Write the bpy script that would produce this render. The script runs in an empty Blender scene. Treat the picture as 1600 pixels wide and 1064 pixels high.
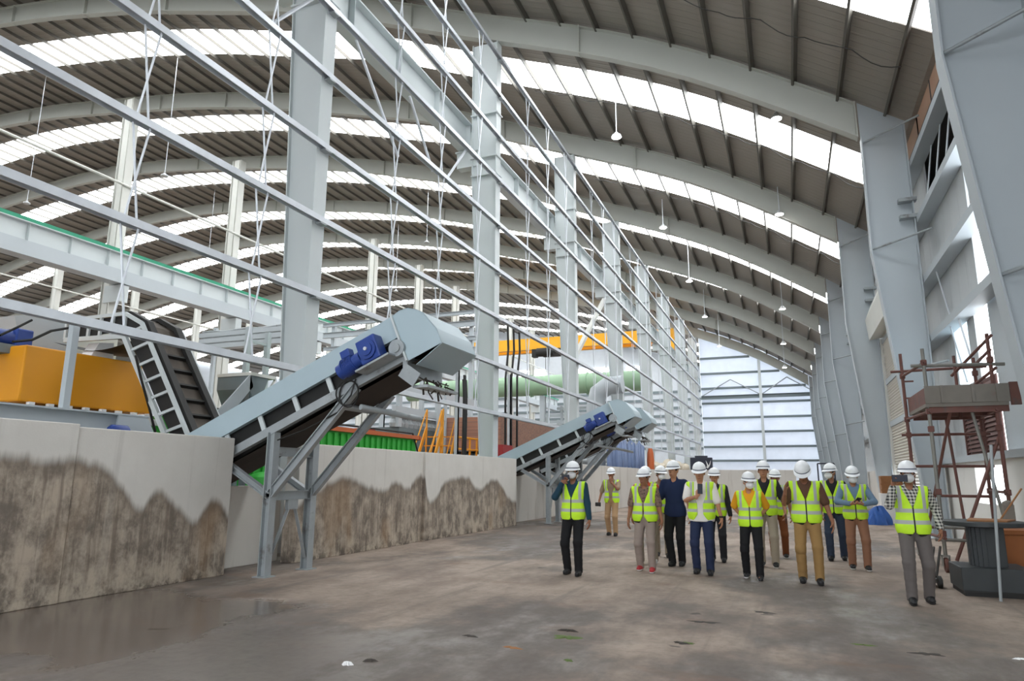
import bpy, bmesh, math, random
import numpy as np
from mathutils import Vector, Matrix
random.seed(7)
SC = bpy.context.scene
COL = SC.collection
PI = math.pi

# ------------------------------------------------------------------ camera, sky, exposure
IW, IH, FPX = 1600, 1064, 1067.0
CAM_H = 1.5
PITCH, YAW, ROLL = math.radians(11.33058), math.radians(21.82938), -0.0054
cF = Vector((-math.sin(YAW)*math.cos(PITCH), math.cos(YAW)*math.cos(PITCH), math.sin(PITCH)))
cR = Vector((math.cos(YAW), math.sin(YAW), 0))
cU = cR.cross(cF)
cr, sr = math.cos(ROLL), math.sin(ROLL)
aR = cR*cr - cU*sr
aU = cR*sr + cU*cr
cam_d = bpy.data.cameras.new('camera')
cam = bpy.data.objects.new('camera', cam_d)
COL.objects.link(cam)
cam.matrix_world = Matrix(((aR.x, aU.x, -cF.x, 0), (aR.y, aU.y, -cF.y, 0), (aR.z, aU.z, -cF.z, CAM_H), (0, 0, 0, 1)))
cam_d.sensor_width = 36.0
cam_d.lens = 36.0*FPX/IW
cam_d.clip_end = 500
SC.camera = cam

world = bpy.data.worlds.new('overcast_sky')
SC.world = world
world.use_nodes = True
wn = world.node_tree.nodes
wbg = wn['Background']
wbg.inputs[0].default_value = (0.90, 0.95, 1.0, 1)
wbg.inputs[1].default_value = 6.0
SKYLIGHT_STRENGTH = 11.0

SC.view_settings.view_transform = 'Standard'
SC.view_settings.look = 'None'
SC.view_settings.gamma = 1
SC.view_settings.exposure = -0.2
SC.view_settings.use_curve_mapping = False
SC.cycles.max_bounces = 8
SC.cycles.diffuse_bounces = 5
SC.cycles.glossy_bounces = 3
SC.cycles.sample_clamp_indirect = 6
SC.cycles.use_denoising = True

# ------------------------------------------------------------------ small tools
def dirpx(x, y):
    a, b = (x-800)/FPX, (532-y)/FPX
    return cF + aR*a + aU*b
def at(x, y, X=None, Y=None, Z=None):
    """the world point that pixel (x, y) shows on the plane X=, Y= or Z="""
    d = dirpx(x, y)
    t = X/d.x if X is not None else Y/d.y if Y is not None else (Z-CAM_H)/d.z
    return Vector((0, 0, CAM_H)) + d*t
def in_view(p, m=40):
    v = Vector(p)-Vector((0, 0, CAM_H)); z = v.dot(cF)
    if z < .3: return False
    x, y = 800+FPX*v.dot(aR)/z, 532-FPX*v.dot(aU)/z
    return -m < x < IW+m and -m < y < IH+m

def tag(o, label=None, cat=None, group=None, kind=None):
    if label: o['label'] = label
    if cat: o['category'] = cat
    if group: o['group'] = group
    if kind: o['kind'] = kind
    return o
def thing(name, label, cat, loc=(0, 0, 0), rz=0.0, group=None, scale=1.0):
    o = bpy.data.objects.new(name, None)
    COL.objects.link(o)
    o.location = loc; o.rotation_euler = (0, 0, rz); o.scale = (scale,)*3
    o.empty_display_size = .2
    return tag(o, label, cat, group)

class MB:
    def __init__(s): s.v = []; s.f = []; s.m = []
    def add(s, vs, fs, mi=0):
        n = len(s.v)
        s.v += [tuple(map(float, p)) for p in vs]
        s.f += [tuple(i+n for i in f) for f in fs]
        s.m += [mi]*len(fs)
        return s
    def box(s, x0, x1, y0, y1, z0, z1, mi=0):
        vs = [(x, y, z) for x in (x0, x1) for y in (y0, y1) for z in (z0, z1)]
        return s.add(vs, [(0, 1, 3, 2), (4, 6, 7, 5), (0, 4, 5, 1), (2, 3, 7, 6), (0, 2, 6, 4), (1, 5, 7, 3)], mi)
    def frame(s, a, b, up):
        a, b = Vector(a), Vector(b); d = (b-a).normalized()
        u = Vector(up); u = u-d*u.dot(d)
        if u.length < 1e-4: u = Vector((1, 0, 0))-d*d.x
        u.normalize()
        return a, b, d, d.cross(u), u
    def bar(s, a, b, w, h, up=(0, 0, 1), off=(0, 0), mi=0):
        a, b, d, r, u = s.frame(a, b, up)
        o = r*off[0]+u*off[1]
        vs = [p+o+r*(i*w/2)+u*(j*h/2) for p in (a, b) for i, j in ((-1, -1), (1, -1), (1, 1), (-1, 1))]
        return s.add(vs, [(0, 3, 2, 1), (4, 5, 6, 7), (0, 1, 5, 4), (1, 2, 6, 5), (2, 3, 7, 6), (3, 0, 4, 7)], mi)
    def ibeam(s, a, b, w, h, up=(0, 0, 1), tf=.02, tw=.015, off=(0, 0), mi=0):
        s.bar(a, b, w, tf, up, (off[0], off[1]+h/2-tf/2), mi)
        s.bar(a, b, w, tf, up, (off[0], off[1]-h/2+tf/2), mi)
        return s.bar(a, b, tw, h-2*tf, up, off, mi)
    def chan(s, a, b, w, h, up=(0, 0, 1), side=1, t=.012, mi=0):
        """C section, web on the side*r face"""
        s.bar(a, b, w, t, up, (0, h/2-t/2), mi); s.bar(a, b, w, t, up, (0, -h/2+t/2), mi)
        return s.bar(a, b, t, h-2*t, up, (side*(w/2-t/2), 0), mi)
    def tube(s, a, b, r, n=8, r2=None, mi=0):
        a, b, d, x, u = s.frame(a, b, (0, 0, 1) if abs((Vector(b)-Vector(a)).normalized().z) < .95 else (1, 0, 0))
        r2 = r if r2 is None else r2
        vs = [p+x*(q*math.cos(2*PI*i/n))+u*(q*math.sin(2*PI*i/n)) for p, q in ((a, r), (b, r2)) for i in range(n)]
        fs = [(i, (i+1) % n, n+(i+1) % n, n+i) for i in range(n)]
        return s.add(vs, fs+[tuple(range(n))[::-1], tuple(range(n, 2*n))], mi)
    def path(s, pts, r, n=6, mi=0):
        pts = [Vector(p) for p in pts]; vs = []; fs = []
        u = Vector((0, 0, 1))
        for k, p in enumerate(pts):
            d = (pts[min(k+1, len(pts)-1)]-pts[max(k-1, 0)]).normalized()
            u = u-d*u.dot(d)
            if u.length < 1e-3: u = Vector((1, .3, .1))-d*d.x
            u.normalize(); x = d.cross(u)
            vs += [p+x*(r*math.cos(2*PI*i/n))+u*(r*math.sin(2*PI*i/n)) for i in range(n)]
        for k in range(len(pts)-1):
            fs += [(k*n+i, k*n+(i+1) % n, (k+1)*n+(i+1) % n, (k+1)*n+i) for i in range(n)]
        L = len(pts)-1
        return s.add(vs, fs+[tuple(range(n))[::-1], tuple(range(L*n, L*n+n))], mi)
    def prism(s, poly, ext, mi=0):
        n = len(poly); e = Vector(ext)
        vs = [Vector(p) for p in poly]+[Vector(p)+e for p in poly]
        fs = [tuple(range(n))[::-1], tuple(range(n, 2*n))]+[(i, (i+1) % n, n+(i+1) % n, n+i) for i in range(n)]
        return s.add(vs, fs, mi)
    def lathe(s, prof, c=(0, 0, 0), n=24, axis='z', mi=0):
        vs = []; fs = []
        for r, z in prof:
            for i in range(n):
                x, y = r*math.cos(2*PI*i/n), r*math.sin(2*PI*i/n)
                p = {'z': (x, y, z), 'y': (x, z, y), 'x': (z, x, y)}[axis]
                vs.append((c[0]+p[0], c[1]+p[1], c[2]+p[2]))
        for k in range(len(prof)-1):
            fs += [(k*n+i, k*n+(i+1) % n, (k+1)*n+(i+1) % n, (k+1)*n+i) for i in range(n)]
        fs += [tuple(range(n))[::-1], tuple(range((len(prof)-1)*n, len(prof)*n))]
        return s.add(vs, fs, mi)
    def build(s, name, mats, parent=None, local=False, smooth=False, bevel=0, origin=None):
        me = bpy.data.meshes.new(name)
        off = Vector((0, 0, 0))
        if parent is not None and not local: off = wloc(parent)
        elif origin is not None: off = Vector(origin)
        me.from_pydata([(p[0]-off.x, p[1]-off.y, p[2]-off.z) for p in s.v], [], s.f)
        if not isinstance(mats, (list, tuple)): mats = [mats]
        for m in mats: me.materials.append(m)
        if len(mats) > 1: me.polygons.foreach_set('material_index', s.m)
        bm = bmesh.new(); bm.from_mesh(me)
        bmesh.ops.recalc_face_normals(bm, faces=bm.faces)
        bm.to_mesh(me); bm.free()
        if smooth:
            me.polygons.foreach_set('use_smooth', [True]*len(me.polygons))
            try: me.set_sharp_from_angle(angle=math.radians(40))
            except Exception: pass
        me.update()
        o = bpy.data.objects.new(name, me)
        COL.objects.link(o)
        if parent is not None: o.parent = parent
        elif origin is not None: o.location = off
        if bevel:
            b = o.modifiers.new('edge', 'BEVEL'); b.width = bevel; b.segments = 2; b.limit_method = 'ANGLE'
        return o
def wloc(o):
    p = Vector(o.location)
    while o.parent is not None:
        o = o.parent; p += Vector(o.location)
    return p
def copy_thing(o, dloc, label=None):
    """a thing with its parts and their sub-parts"""
    r = o.copy(); COL.objects.link(r); r.location = Vector(o.location)+Vector(dloc)
    if label: r['label'] = label
    for ch in [c for c in bpy.data.objects if c.parent is o]:
        c = ch.copy(); COL.objects.link(c); c.parent = r
        for g in [q for q in bpy.data.objects if q.parent is ch]:
            d = g.copy(); COL.objects.link(d); d.parent = c
    return r
ORD = ['first', 'second', 'third', 'fourth', 'fifth', 'sixth', 'seventh', 'eighth', 'ninth', 'tenth', 'eleventh', 'twelfth', 'thirteenth',
       'fourteenth', 'fifteenth', 'sixteenth', 'seventeenth', 'eighteenth', 'nineteenth']
TENS = ['', '', 'twenty', 'thirty', 'forty', 'fifty', 'sixty', 'seventy', 'eighty', 'ninety']
def ordw(n):
    if n <= 19: return ORD[n-1]
    t, u = divmod(n, 10)
    return TENS[t][:-1]+'ieth' if u == 0 else TENS[t]+'-'+ORD[u-1]

# ------------------------------------------------------------------ materials
def srgb(r, g, b):
    f = lambda c: (c/255/12.92) if c/255 <= .04045 else ((c/255+.055)/1.055)**2.4
    return (f(r), f(g), f(b), 1)
class NT:
    def __init__(s, name):
        s.mat = bpy.data.materials.new(name); s.mat.use_nodes = True
        s.t = s.mat.node_tree; s.n = s.t.nodes; s.b = s.n['Principled BSDF']
    def new(s, typ, **kw):
        n = s.n.new(typ)
        for k, v in kw.items(): setattr(n, k, v)
        return n
    def link(s, a, b): s.t.links.new(a, b)
    def setin(s, sock, v):
        if hasattr(v, 'is_output') or hasattr(v, 'links'): s.link(v, sock)
        else: sock.default_value = v
    def math(s, op, a, b=0.0, c=None):
        n = s.new('ShaderNodeMath', operation=op)
        s.setin(n.inputs[0], a); s.setin(n.inputs[1], b)
        if c is not None: s.setin(n.inputs[2], c)
        return n.outputs[0]
    def mix(s, f, a, b):
        n = s.new('ShaderNodeMix', data_type='RGBA')
        s.setin(n.inputs[0], f); s.setin(n.inputs[6], a); s.setin(n.inputs[7], b)
        return n.outputs[2]
    def noise(s, vec, scale, detail=3, rough=.55):
        n = s.new('ShaderNodeTexNoise'); n.inputs['Scale'].default_value = scale
        n.inputs['Detail'].default_value = detail; n.inputs['Roughness'].default_value = rough
        s.link(vec, n.inputs['Vector']); return n.outputs[0]
    def ramp(s, f, lo, hi):
        n = s.new('ShaderNodeMapRange'); n.interpolation_type = 'SMOOTHSTEP'
        s.setin(n.inputs[0], f); n.inputs[1].default_value = lo; n.inputs[2].default_value = hi
        return n.outputs[0]
    def pos(s): return s.new('ShaderNodeNewGeometry').outputs['Position']
    def obj(s): return s.new('ShaderNodeTexCoord').outputs['Object']
    def scale(s, v, sx, sy, sz):
        n = s.new('ShaderNodeVectorMath', operation='MULTIPLY'); s.link(v, n.inputs[0]); n.inputs[1].default_value = (sx, sy, sz); return n.outputs[0]
    def sep(s, v):
        n = s.new('ShaderNodeSeparateXYZ'); s.link(v, n.inputs[0]); return n.outputs
    def bump(s, h, strength=.3, dist=.02):
        n = s.new('ShaderNodeBump'); n.inputs['Strength'].default_value = strength; n.inputs['Distance'].default_value = dist
        s.link(h, n.inputs['Height']); s.link(n.outputs[0], s.b.inputs['Normal'])
def mat(name, rgb, rough=.6, metal=0.0, var=.12, scale=2.0, bump=0.0, bscale=40, local=False, dirt=None, spec=.5):
    t = NT(name); p = t.obj() if local else t.pos()
    c = srgb(*rgb)
    lo = tuple(x*(1-var) for x in c[:3])+(1,); hi = tuple(min(1, x*(1+var)) for x in c[:3])+(1,)
    col = t.mix(t.noise(p, scale, 4), lo, hi)
    if dirt:
        d = t.ramp(t.noise(p, dirt[1], 5, .65), dirt[2], dirt[2]+.15)
        col = t.mix(t.math('MULTIPLY', d, dirt[3]), col, srgb(*dirt[0]))
    t.link(col, t.b.inputs['Base Color'])
    t.b.inputs['Roughness'].default_value = rough; t.b.inputs['Metallic'].default_value = metal
    t.b.inputs['Specular IOR Level'].default_value = spec
    if bump: t.bump(t.noise(p, bscale, 3), bump, .01)
    return t.mat
def emit(name, rgb, strength):
    t = NT(name); t.b.inputs['Base Color'].default_value = (0.8, .8, .8, 1)
    t.b.inputs['Emission Color'].default_value = srgb(*rgb); t.b.inputs['Emission Strength'].default_value = strength
    return t.mat
M = {}
M['paint'] = mat('grey_steel_paint', (196, 203, 204), .45, 0, .05, .8)
M['plate'] = mat('blue_grey_plate_paint', (178, 186, 191), .5, 0, .06, .7)
M['cream'] = mat('off_white_paint', (208, 209, 203), .55, 0, .06, 1)
M['galv'] = mat('galvanised_steel', (208, 213, 219), .4, .2, .16, 3.0)
M['galvd'] = mat('weathered_galvanised_steel', (160, 166, 169), .5, .2, .2, 5.0, dirt=((96, 88, 76), 3.5, .58, .6))
M['hood'] = mat('pale_blue_hood_paint', (170, 188, 196), .4, .05, .05, 2)
M['rafter'] = mat('rafter_paint', (186, 188, 181), .55, 0, .05, .8)
M['purlin'] = mat('dull_purlin_steel', (98, 95, 88), .55, .2, .1, 2)
M['black'] = mat('black_rubber', (30, 29, 28), .6, 0, .3, 5)
M['belt'] = mat('dusty_rubber_belt', (92, 84, 76), .75, 0, .25, 4, dirt=((112, 102, 92), 3, .5, .6))
M['dirtbelt'] = mat('brown_stained_belt_underside', (56, 47, 41), .8, 0, .25, 4)
M['blue'] = mat('blue_motor_paint', (38, 66, 140), .4, 0, .12, 6)
M['yellow'] = mat('machine_yellow_paint', (226, 152, 18), .45, 0, .05, 1.2)
M['crane'] = mat('crane_yellow_paint', (247, 178, 36), .45, 0, .05, 1.2)
M['green'] = mat('container_green_paint', (52, 168, 58), .5, 0, .1, 2)
M['orange'] = mat('rim_orange_paint', (196, 100, 54), .55, 0, .12, 2)
M['railgreen'] = mat('crane_rail_green', (34, 142, 108), .5, 0, .1, 2)
M['pipegreen'] = mat('pale_green_pipe_paint', (150, 182, 150), .5, 0, .08, .6)
M['rust'] = mat('rusty_red_scaffold_paint', (112, 74, 66), .65, .1, .3, 6, dirt=((92, 84, 80), 5, .55, .8))
M['scafgrey'] = mat('worn_grey_scaffold_tube', (132, 130, 124), .5, .4, .2, 6)
M['plank'] = mat('grey_dusty_plank', (128, 122, 114), .8, 0, .15, 5, dirt=((150, 70, 66), 2, .62, .8))
M['reel'] = mat('dark_grey_painted_reel', (52, 56, 58), .5, .1, .2, 4)
M['rustbox'] = mat('rust_brown_panel', (148, 88, 44), .7, 0, .2, 4)
M['woodb'] = mat('brown_wood_board', (146, 100, 60), .7, 0, .2, 6)
M['whitewall'] = mat('white_painted_low_wall', (226, 226, 222), .7, 0, .05, 1.5, dirt=((176, 170, 160), 1.2, .58, .6))
M['shutter'] = mat('cream_shutter_slats', (208, 204, 194), .5, 0, .05, 2)
M['redlouv'] = mat('dark_red_brown_louvre', (104, 72, 66), .6, 0, .2, 4)
M['tarp'] = mat('blue_tarpaulin', (44, 92, 168), .5, 0, .2, 5, bump=.4, bscale=14)
M['bluesheet'] = mat('faded_blue_sheeting', (104, 122, 158), .6, 0, .3, 2.5)
M['sack'] = mat('dusty_pale_sack', (196, 186, 168), .85, 0, .15, 5, bump=.5, bscale=12)
M['machine'] = mat('slate_grey_machine_paint', (112, 124, 128), .5, 0, .08, 2)
M['signdark'] = mat('dark_navy_panel', (38, 42, 58), .5, 0, .1, 3)
M['white'] = mat('white_plastic', (236, 236, 236), .4, 0, .03, 3)
M['redcloth'] = mat('red_scrap', (150, 44, 46), .6, 0, .15, 5)
M['dark'] = mat('dark_steel_and_slot_shade', (48, 44, 40), .7, 0, .15, 3)
M['lampshell'] = mat('lamp_housing_grey', (190, 192, 194), .4, .3, .05, 3)
M['lamp'] = emit('high_bay_lamp_glow', (255, 252, 246), 30)
M['lampdim'] = mat('unlit_lamp_lens', (190, 192, 190), .4, 0, .03, 3)
M['moss'] = mat('green_moss', (92, 110, 58), .9, 0, .3, 18, bump=.6, bscale=60)
M['scrap'] = mat('dark_wet_debris', (58, 52, 46), .8, 0, .3, 12)
M['brownband'] = mat('brown_cladding_panel', (98, 92, 90), .7, 0, .12, 2)
def floor_mat():
    t = NT('stained_concrete_floor'); p = t.pos()
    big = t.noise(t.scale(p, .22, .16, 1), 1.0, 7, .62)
    mid = t.noise(t.scale(p, 1.1, .55, 1), 1.0, 6, .65)
    fine = t.noise(p, 9, 6, .7)
    c = t.mix(t.ramp(mid, .3, .7), srgb(120, 105, 94), srgb(168, 151, 137))
    c = t.mix(t.math('MULTIPLY', t.ramp(fine, .42, .75), .35), c, srgb(98, 90, 86))
    xx, yy, zz = t.sep(p)
    big = t.math('ADD', big, t.math('MULTIPLY', t.math('SUBTRACT', 1.0, t.ramp(yy, 4.8, 9.5)), .075))  # more dark wet patches towards the camera, painting in the weaker light there
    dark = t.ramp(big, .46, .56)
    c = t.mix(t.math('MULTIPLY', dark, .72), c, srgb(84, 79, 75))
    brown = t.ramp(t.noise(t.scale(p, .5, .9, 1), 1.3, 6, .6), .58, .70)
    c = t.mix(t.math('MULTIPLY', brown, .55), c, srgb(118, 94, 78))
    # tyre-like long streaks running down the aisle
    st = t.ramp(t.noise(t.scale(p, 2.2, .07, 1), 1.0, 4, .6), .56, .68)
    c = t.mix(t.math('MULTIPLY', st, .55), c, srgb(106, 97, 90))
    spots = t.ramp(t.noise(t.scale(p, 1.5, 2.6, 1), 1.4, 3, .5), .70, .735)
    c = t.mix(t.math('MULTIPLY', spots, .75), c, srgb(62, 56, 51))
    t.link(c, t.b.inputs['Base Color'])
    wet = t.ramp(t.math('ADD', big, t.math('MULTIPLY', t.math('SUBTRACT', mid, .5), .35)), .52, .64)
    # the standing water along the near foot of the left wall
    x, y, z = t.sep(p)
    gx = t.math('SUBTRACT', 1.0, t.math('ABSOLUTE', t.math('DIVIDE', t.math('ADD', x, 6.9), 2.0)))
    gy = t.math('SUBTRACT', 1.0, t.math('ABSOLUTE', t.math('DIVIDE', t.math('SUBTRACT', y, 5.6), 1.9)))
    pud = t.ramp(t.math('ADD', t.math('MINIMUM', gx, gy), t.math('MULTIPLY', t.math('SUBTRACT', mid, .5), .9)), .10, .3)
    w = t.math('MAXIMUM', wet, pud)
    r = t.math('SUBTRACT', .82, t.math('MULTIPLY', w, .5))
    r = t.math('SUBTRACT', r, t.math('MULTIPLY', pud, .16))
    t.link(t.math('ADD', r, t.math('MULTIPLY', t.math('SUBTRACT', fine, .5), .2)), t.b.inputs['Roughness'])
    t.b.inputs['Specular IOR Level'].default_value = .5
    h = t.math('MULTIPLY', t.math('ADD', t.math('MULTIPLY', fine, .4), mid), t.math('SUBTRACT', 1.0, t.math('MULTIPLY', w, .85)))
    t.bump(h, .35, .02)
    return t.mat
# height of the brown tide mark left on the bin walls, along their length
TIDE = [(-4, 1.6), (0, 1.72), (3, 1.66), (5.06, 1.74), (5.59, 1.7), (5.83, 1.73), (6.15, 1.69), (6.47, 1.54), (6.74, 1.31), (7.01, 1.1), (7.18, 1.31), (7.42, 1.2), (7.68, 1.07), (7.93, 0.89), (8.09, 1.14), (8.31, 1.2), (8.56, 0.93), (10.2, 1.0), (10.46, 1.11), (10.86, 1.25), (11.34, 1.44), (11.87, 1.48), (12.46, 1.31), (13.01, 1.22), (13.58, 1.4), (14.04, 1.25), (14.77, 1.58), (15.1, 0.91), (15.52, 1.1), (16.62, 1.54), (17.38, 1.46), (18.02, 1.21), (19.02, 1.49), (19.67, 1.3), (20.85, 0.79), (26, 0.9)]
def wall_mat():
    t = NT('stained_precast_concrete'); p = t.pos(); x, y, z = t.sep(p)
    s = t.math('ADD', y, t.math('MULTIPLY', x, 1.0))
    base = t.mix(t.noise(p, 1.6, 5, .6), srgb(202, 198, 191), srgb(226, 223, 217))
    cv = t.new('ShaderNodeCombineXYZ'); t.link(s, cv.inputs[0]); t.link(t.math('MULTIPLY', z, .12), cv.inputs[2])
    edge = t.noise(t.scale(cv.outputs[0], .62, 1, 1), 1.0, 3, .5)
    lip = t.noise(t.scale(cv.outputs[0], 2.6, 1, 1), 1.0, 8, .7)
    fc = t.new('ShaderNodeFloatCurve'); cu = fc.mapping.curves[0]
    for q, (yy, hh) in enumerate(TIDE):
        v = ((yy+4)/30, hh/2)
        if q == 0: cu.points[0].location = v
        elif q == len(TIDE)-1: cu.points[-1].location = v
        else: cu.points.new(*v)
    fc.mapping.update()
    t.link(t.math('DIVIDE', t.math('ADD', y, 4.0), 30.0), fc.inputs['Value'])
    top = t.math('ADD', t.math('MULTIPLY', fc.outputs[0], 2.0), t.math('ADD', t.math('MULTIPLY', t.math('SUBTRACT', edge, .5), .35), t.math('MULTIPLY', t.math('SUBTRACT', lip, .5), .35)))
    d = t.math('SUBTRACT', t.math('ADD', top, .03), z)
    stain = t.ramp(d, -.03, .14)
    mott = t.noise(t.scale(p, 1, 1, .75), 3.4, 9, .72)
    strk = t.noise(t.scale(p, 9, 9, .5), 1.0, 6, .65)
    sc = t.mix(t.ramp(mott, .36, .64), srgb(104, 92, 80), srgb(182, 166, 148))
    sc = t.mix(t.math('MULTIPLY', t.ramp(strk, .48, .66), .7), sc, srgb(98, 82, 68))
    sc = t.mix(t.math('MULTIPLY', t.ramp(t.noise(t.scale(p, 11, 11, .7), 1.3, 5, .6), .56, .7), .5), sc, srgb(196, 182, 164))
    sc = t.mix(t.math('MULTIPLY', t.ramp(t.noise(t.scale(p, 1.2, 1.2, .4), 1.0, 3, .5), .54, .68), .5), sc, srgb(150, 116, 78))
    wet = t.math('MULTIPLY', t.ramp(d, -.05, .04), t.math('SUBTRACT', 1.0, t.ramp(d, .06, .34)))
    sc = t.mix(t.math('MULTIPLY', wet, .6), sc, srgb(102, 88, 74))
    low = t.math('MULTIPLY', t.math('SUBTRACT', 1.0, t.ramp(z, .05, .5)), t.ramp(mott, .4, .6))
    sc = t.mix(t.math('MULTIPLY', low, .6), sc, srgb(192, 178, 158))
    toe = t.math('MULTIPLY', t.math('SUBTRACT', 1.0, t.ramp(z, .0, .22)), t.ramp(t.noise(p, 3.5, 5, .7), .48, .6))
    c = t.mix(t.math('MULTIPLY', stain, .92), base, sc)
    c = t.mix(t.math('MULTIPLY', toe, .75), c, srgb(78, 70, 62))
    dr = t.math('MULTIPLY', t.ramp(t.noise(t.scale(p, 5, 5, .25), 1.0, 4, .6), .56, .74), .25)
    c = t.mix(dr, c, srgb(150, 144, 136))
    t.link(c, t.b.inputs['Base Color']); t.b.inputs['Roughness'].default_value = .85
    t.bump(t.noise(p, 30, 5, .7), .25, .008)
    return t.mat
def plain_concrete():
    t = NT('pale_far_concrete'); p = t.pos()
    c = t.mix(t.noise(t.scale(p, .8, .8, .35), 1.0, 6, .6), srgb(196, 191, 184), srgb(222, 218, 211))
    c = t.mix(t.math('MULTIPLY', t.ramp(t.noise(t.scale(p, 2.2, 2.2, .3), 1.0, 5, .6), .55, .7), .35), c, srgb(150, 138, 124))
    t.link(c, t.b.inputs['Base Color']); t.b.inputs['Roughness'].default_value = .85
    return t.mat
def ribbed(name, rgb, axis, period, depth=.6, var=.05, rough=.55):
    """sheet metal with raised ribs; axis: the coordinate the ribs are counted along"""
    t = NT(name); p = t.pos(); s = t.sep(p)[axis]
    f = t.math('FRACT', t.math('DIVIDE', s, period))
    tri = t.math('ABSOLUTE', t.math('SUBTRACT', f, .5))
    h = t.ramp(tri, .33, .42)
    c = srgb(*rgb)
    col = t.mix(t.noise(p, .6, 4), tuple(v*(1-var) for v in c[:3])+(1,), tuple(v*(1+var) for v in c[:3])+(1,))
    t.link(col, t.b.inputs['Base Color']); t.b.inputs['Roughness'].default_value = rough
    t.bump(h, depth, .035)
    return t.mat
def translucent(name, rgb, f=.6):
    t = NT(name); p = t.pos()
    c = srgb(*rgb)
    col = t.mix(t.noise(p, 1.2, 3), tuple(v*.85 for v in c[:3])+(1,), c)
    tr = t.new('ShaderNodeBsdfTranslucent'); df = t.new('ShaderNodeBsdfDiffuse'); mx = t.new('ShaderNodeMixShader')
    t.link(col, tr.inputs[0]); t.link(col, df.inputs[0]); mx.inputs[0].default_value = f
    t.link(df.outputs[0], mx.inputs[1]); t.link(tr.outputs[0], mx.inputs[2])
    t.link(mx.outputs[0], t.n['Material Output'].inputs[0])
    return t.mat
def skylight_mat():
    t = NT('skylight_daylight'); p = t.pos()
    t.b.inputs['Base Color'].default_value = (.85, .87, .88, 1)
    t.b.inputs['Roughness'].default_value = .4
    t.b.inputs['Emission Color'].default_value = (.95, .98, 1.0, 1)
    t.b.inputs['Emission Strength'].default_value = SKYLIGHT_STRENGTH
    return t.mat
def brick_mat():
    t = NT('rough_red_brick'); p = t.pos()
    b = t.new('ShaderNodeTexBrick'); x, y, z = t.sep(p)
    cv = t.new('ShaderNodeCombineXYZ'); t.link(y, cv.inputs[0]); t.link(z, cv.inputs[1]); t.link(cv.outputs[0], b.inputs['Vector'])
    b.inputs['Color1'].default_value = srgb(182, 124, 94); b.inputs['Color2'].default_value = srgb(150, 100, 80); b.inputs['Mortar'].default_value = srgb(150, 136, 126)
    b.inputs['Scale'].default_value = 3.0; b.inputs['Mortar Size'].default_value = .03
    t.link(t.mix(t.math('MULTIPLY', t.noise(p, 1.5, 5), .5), b.outputs[0], srgb(120, 104, 96)), t.b.inputs['Base Color'])
    t.b.inputs['Roughness'].default_value = .9
    return t.mat
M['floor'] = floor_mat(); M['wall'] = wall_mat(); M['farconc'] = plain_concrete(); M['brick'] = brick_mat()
M['roof'] = ribbed('grey_roof_sheet', (146, 140, 131), 1, .33, .55, .05, .6)
M['clad'] = ribbed('grey_wall_cladding', (186, 190, 192), 1, .9, .3, .04)
M['cladfar'] = translucent('pale_translucent_end_wall_sheet', (232, 236, 242), .5)
M['backclad'] = translucent('pale_back_wall_sheet', (214, 218, 222), .22)
M['peach'] = translucent('peach_translucent_panel', (206, 176, 156), .14)
M['frost'] = translucent('frosted_clear_panel', (225, 234, 238), .85)
M['sky'] = skylight_mat()

# ------------------------------------------------------------------ frames and roof profile
Y0, BAY = 11.48, 9.915
def YK(k): return Y0+BAY*k
KMIN, KMAX = -3, 7
YA, YEND_AISLE, YEND_HALL = -14.0, YK(7)+.25, 121.0
XB = [-110, -95, -82, -72, -62, -56, -50, -41, -36, -29, -24.5, -18, -13, -10.2, -8.6, -6.1, -3.84, -1.75, .15, 2.6, 4.2]
ZB = [20.2, 24.0, 26.4, 27.9, 28.6, 28.6, 28.1, 26.8, 26.0, 24.5, 23.2, 21.4, 19.3, 18.1, 17.5, 16.5, 15.5, 14.35, 13.15, 11.5, 10.45]
def zr(x): return float(np.interp(x, XB, ZB))
def _smooth_profile():
    xs = np.arange(-110, 4.25, .25); z = np.interp(xs, XB, ZB)
    k = np.hanning(25); k /= k.sum()
    zp = np.convolve(np.pad(z, 12, mode='reflect', reflect_type='odd'), k, 'valid')
    return xs, zp
PX_, PZ_ = _smooth_profile()
def zb(x): return float(np.interp(x, PX_, PZ_))
SHEET = 1.30
XL_END, XR_END = -104.0, 4.15

def roof_strip(mb, y0, y1, th, xa=XL_END, xb=XR_END, step=1.5, off=SHEET):
    xs = list(np.arange(xa, xb, step))+[xb]
    for a, b in zip(xs[:-1], xs[1:]):
        za, zc = zb(a)+off, zb(b)+off
        vs = [(a, y0, za), (b, y0, zc), (b, y1, zc), (a, y1, za), (a, y0, za+th), (b, y0, zc+th), (b, y1, zc+th), (a, y1, za+th)]
        mb.add(vs, [(0, 1, 2, 3), (4, 7, 6, 5), (0, 4, 5, 1), (3, 2, 6, 7), (0, 3, 7, 4), (1, 5, 6, 2)])
SKY0, SKY1 = 3.35, 5.75
ceil = MB(); cuts = []
for k in [q for q in range(KMIN, 11) if q != -1]:      # the bay over the camera has no skylight
    a = max(YK(k)+SKY0, YA)
    cuts.append((YK(k)+SKY0, YK(k)+SKY1))
ys = YA
for a, b in cuts:
    if b <= YA: continue
    if a > ys and ys < YEND_AISLE+.3 < a:
        roof_strip(ceil, ys, YEND_AISLE+.4, .04); roof_strip(ceil, YEND_AISLE+.4, a, .04, xb=-8.9)
    elif a > ys: roof_strip(ceil, ys, a, .04, xb=-8.9 if ys > YEND_AISLE else XR_END)
    ys = max(ys, b)
roof_strip(ceil, ys, YEND_HALL, .04, xb=-8.9 if ys > YEND_AISLE else XR_END)
tag(ceil.build('ceiling', M['roof']), 'grey ribbed metal sheets of the arched roof over the whole hall', kind='structure')
n = 0
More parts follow.
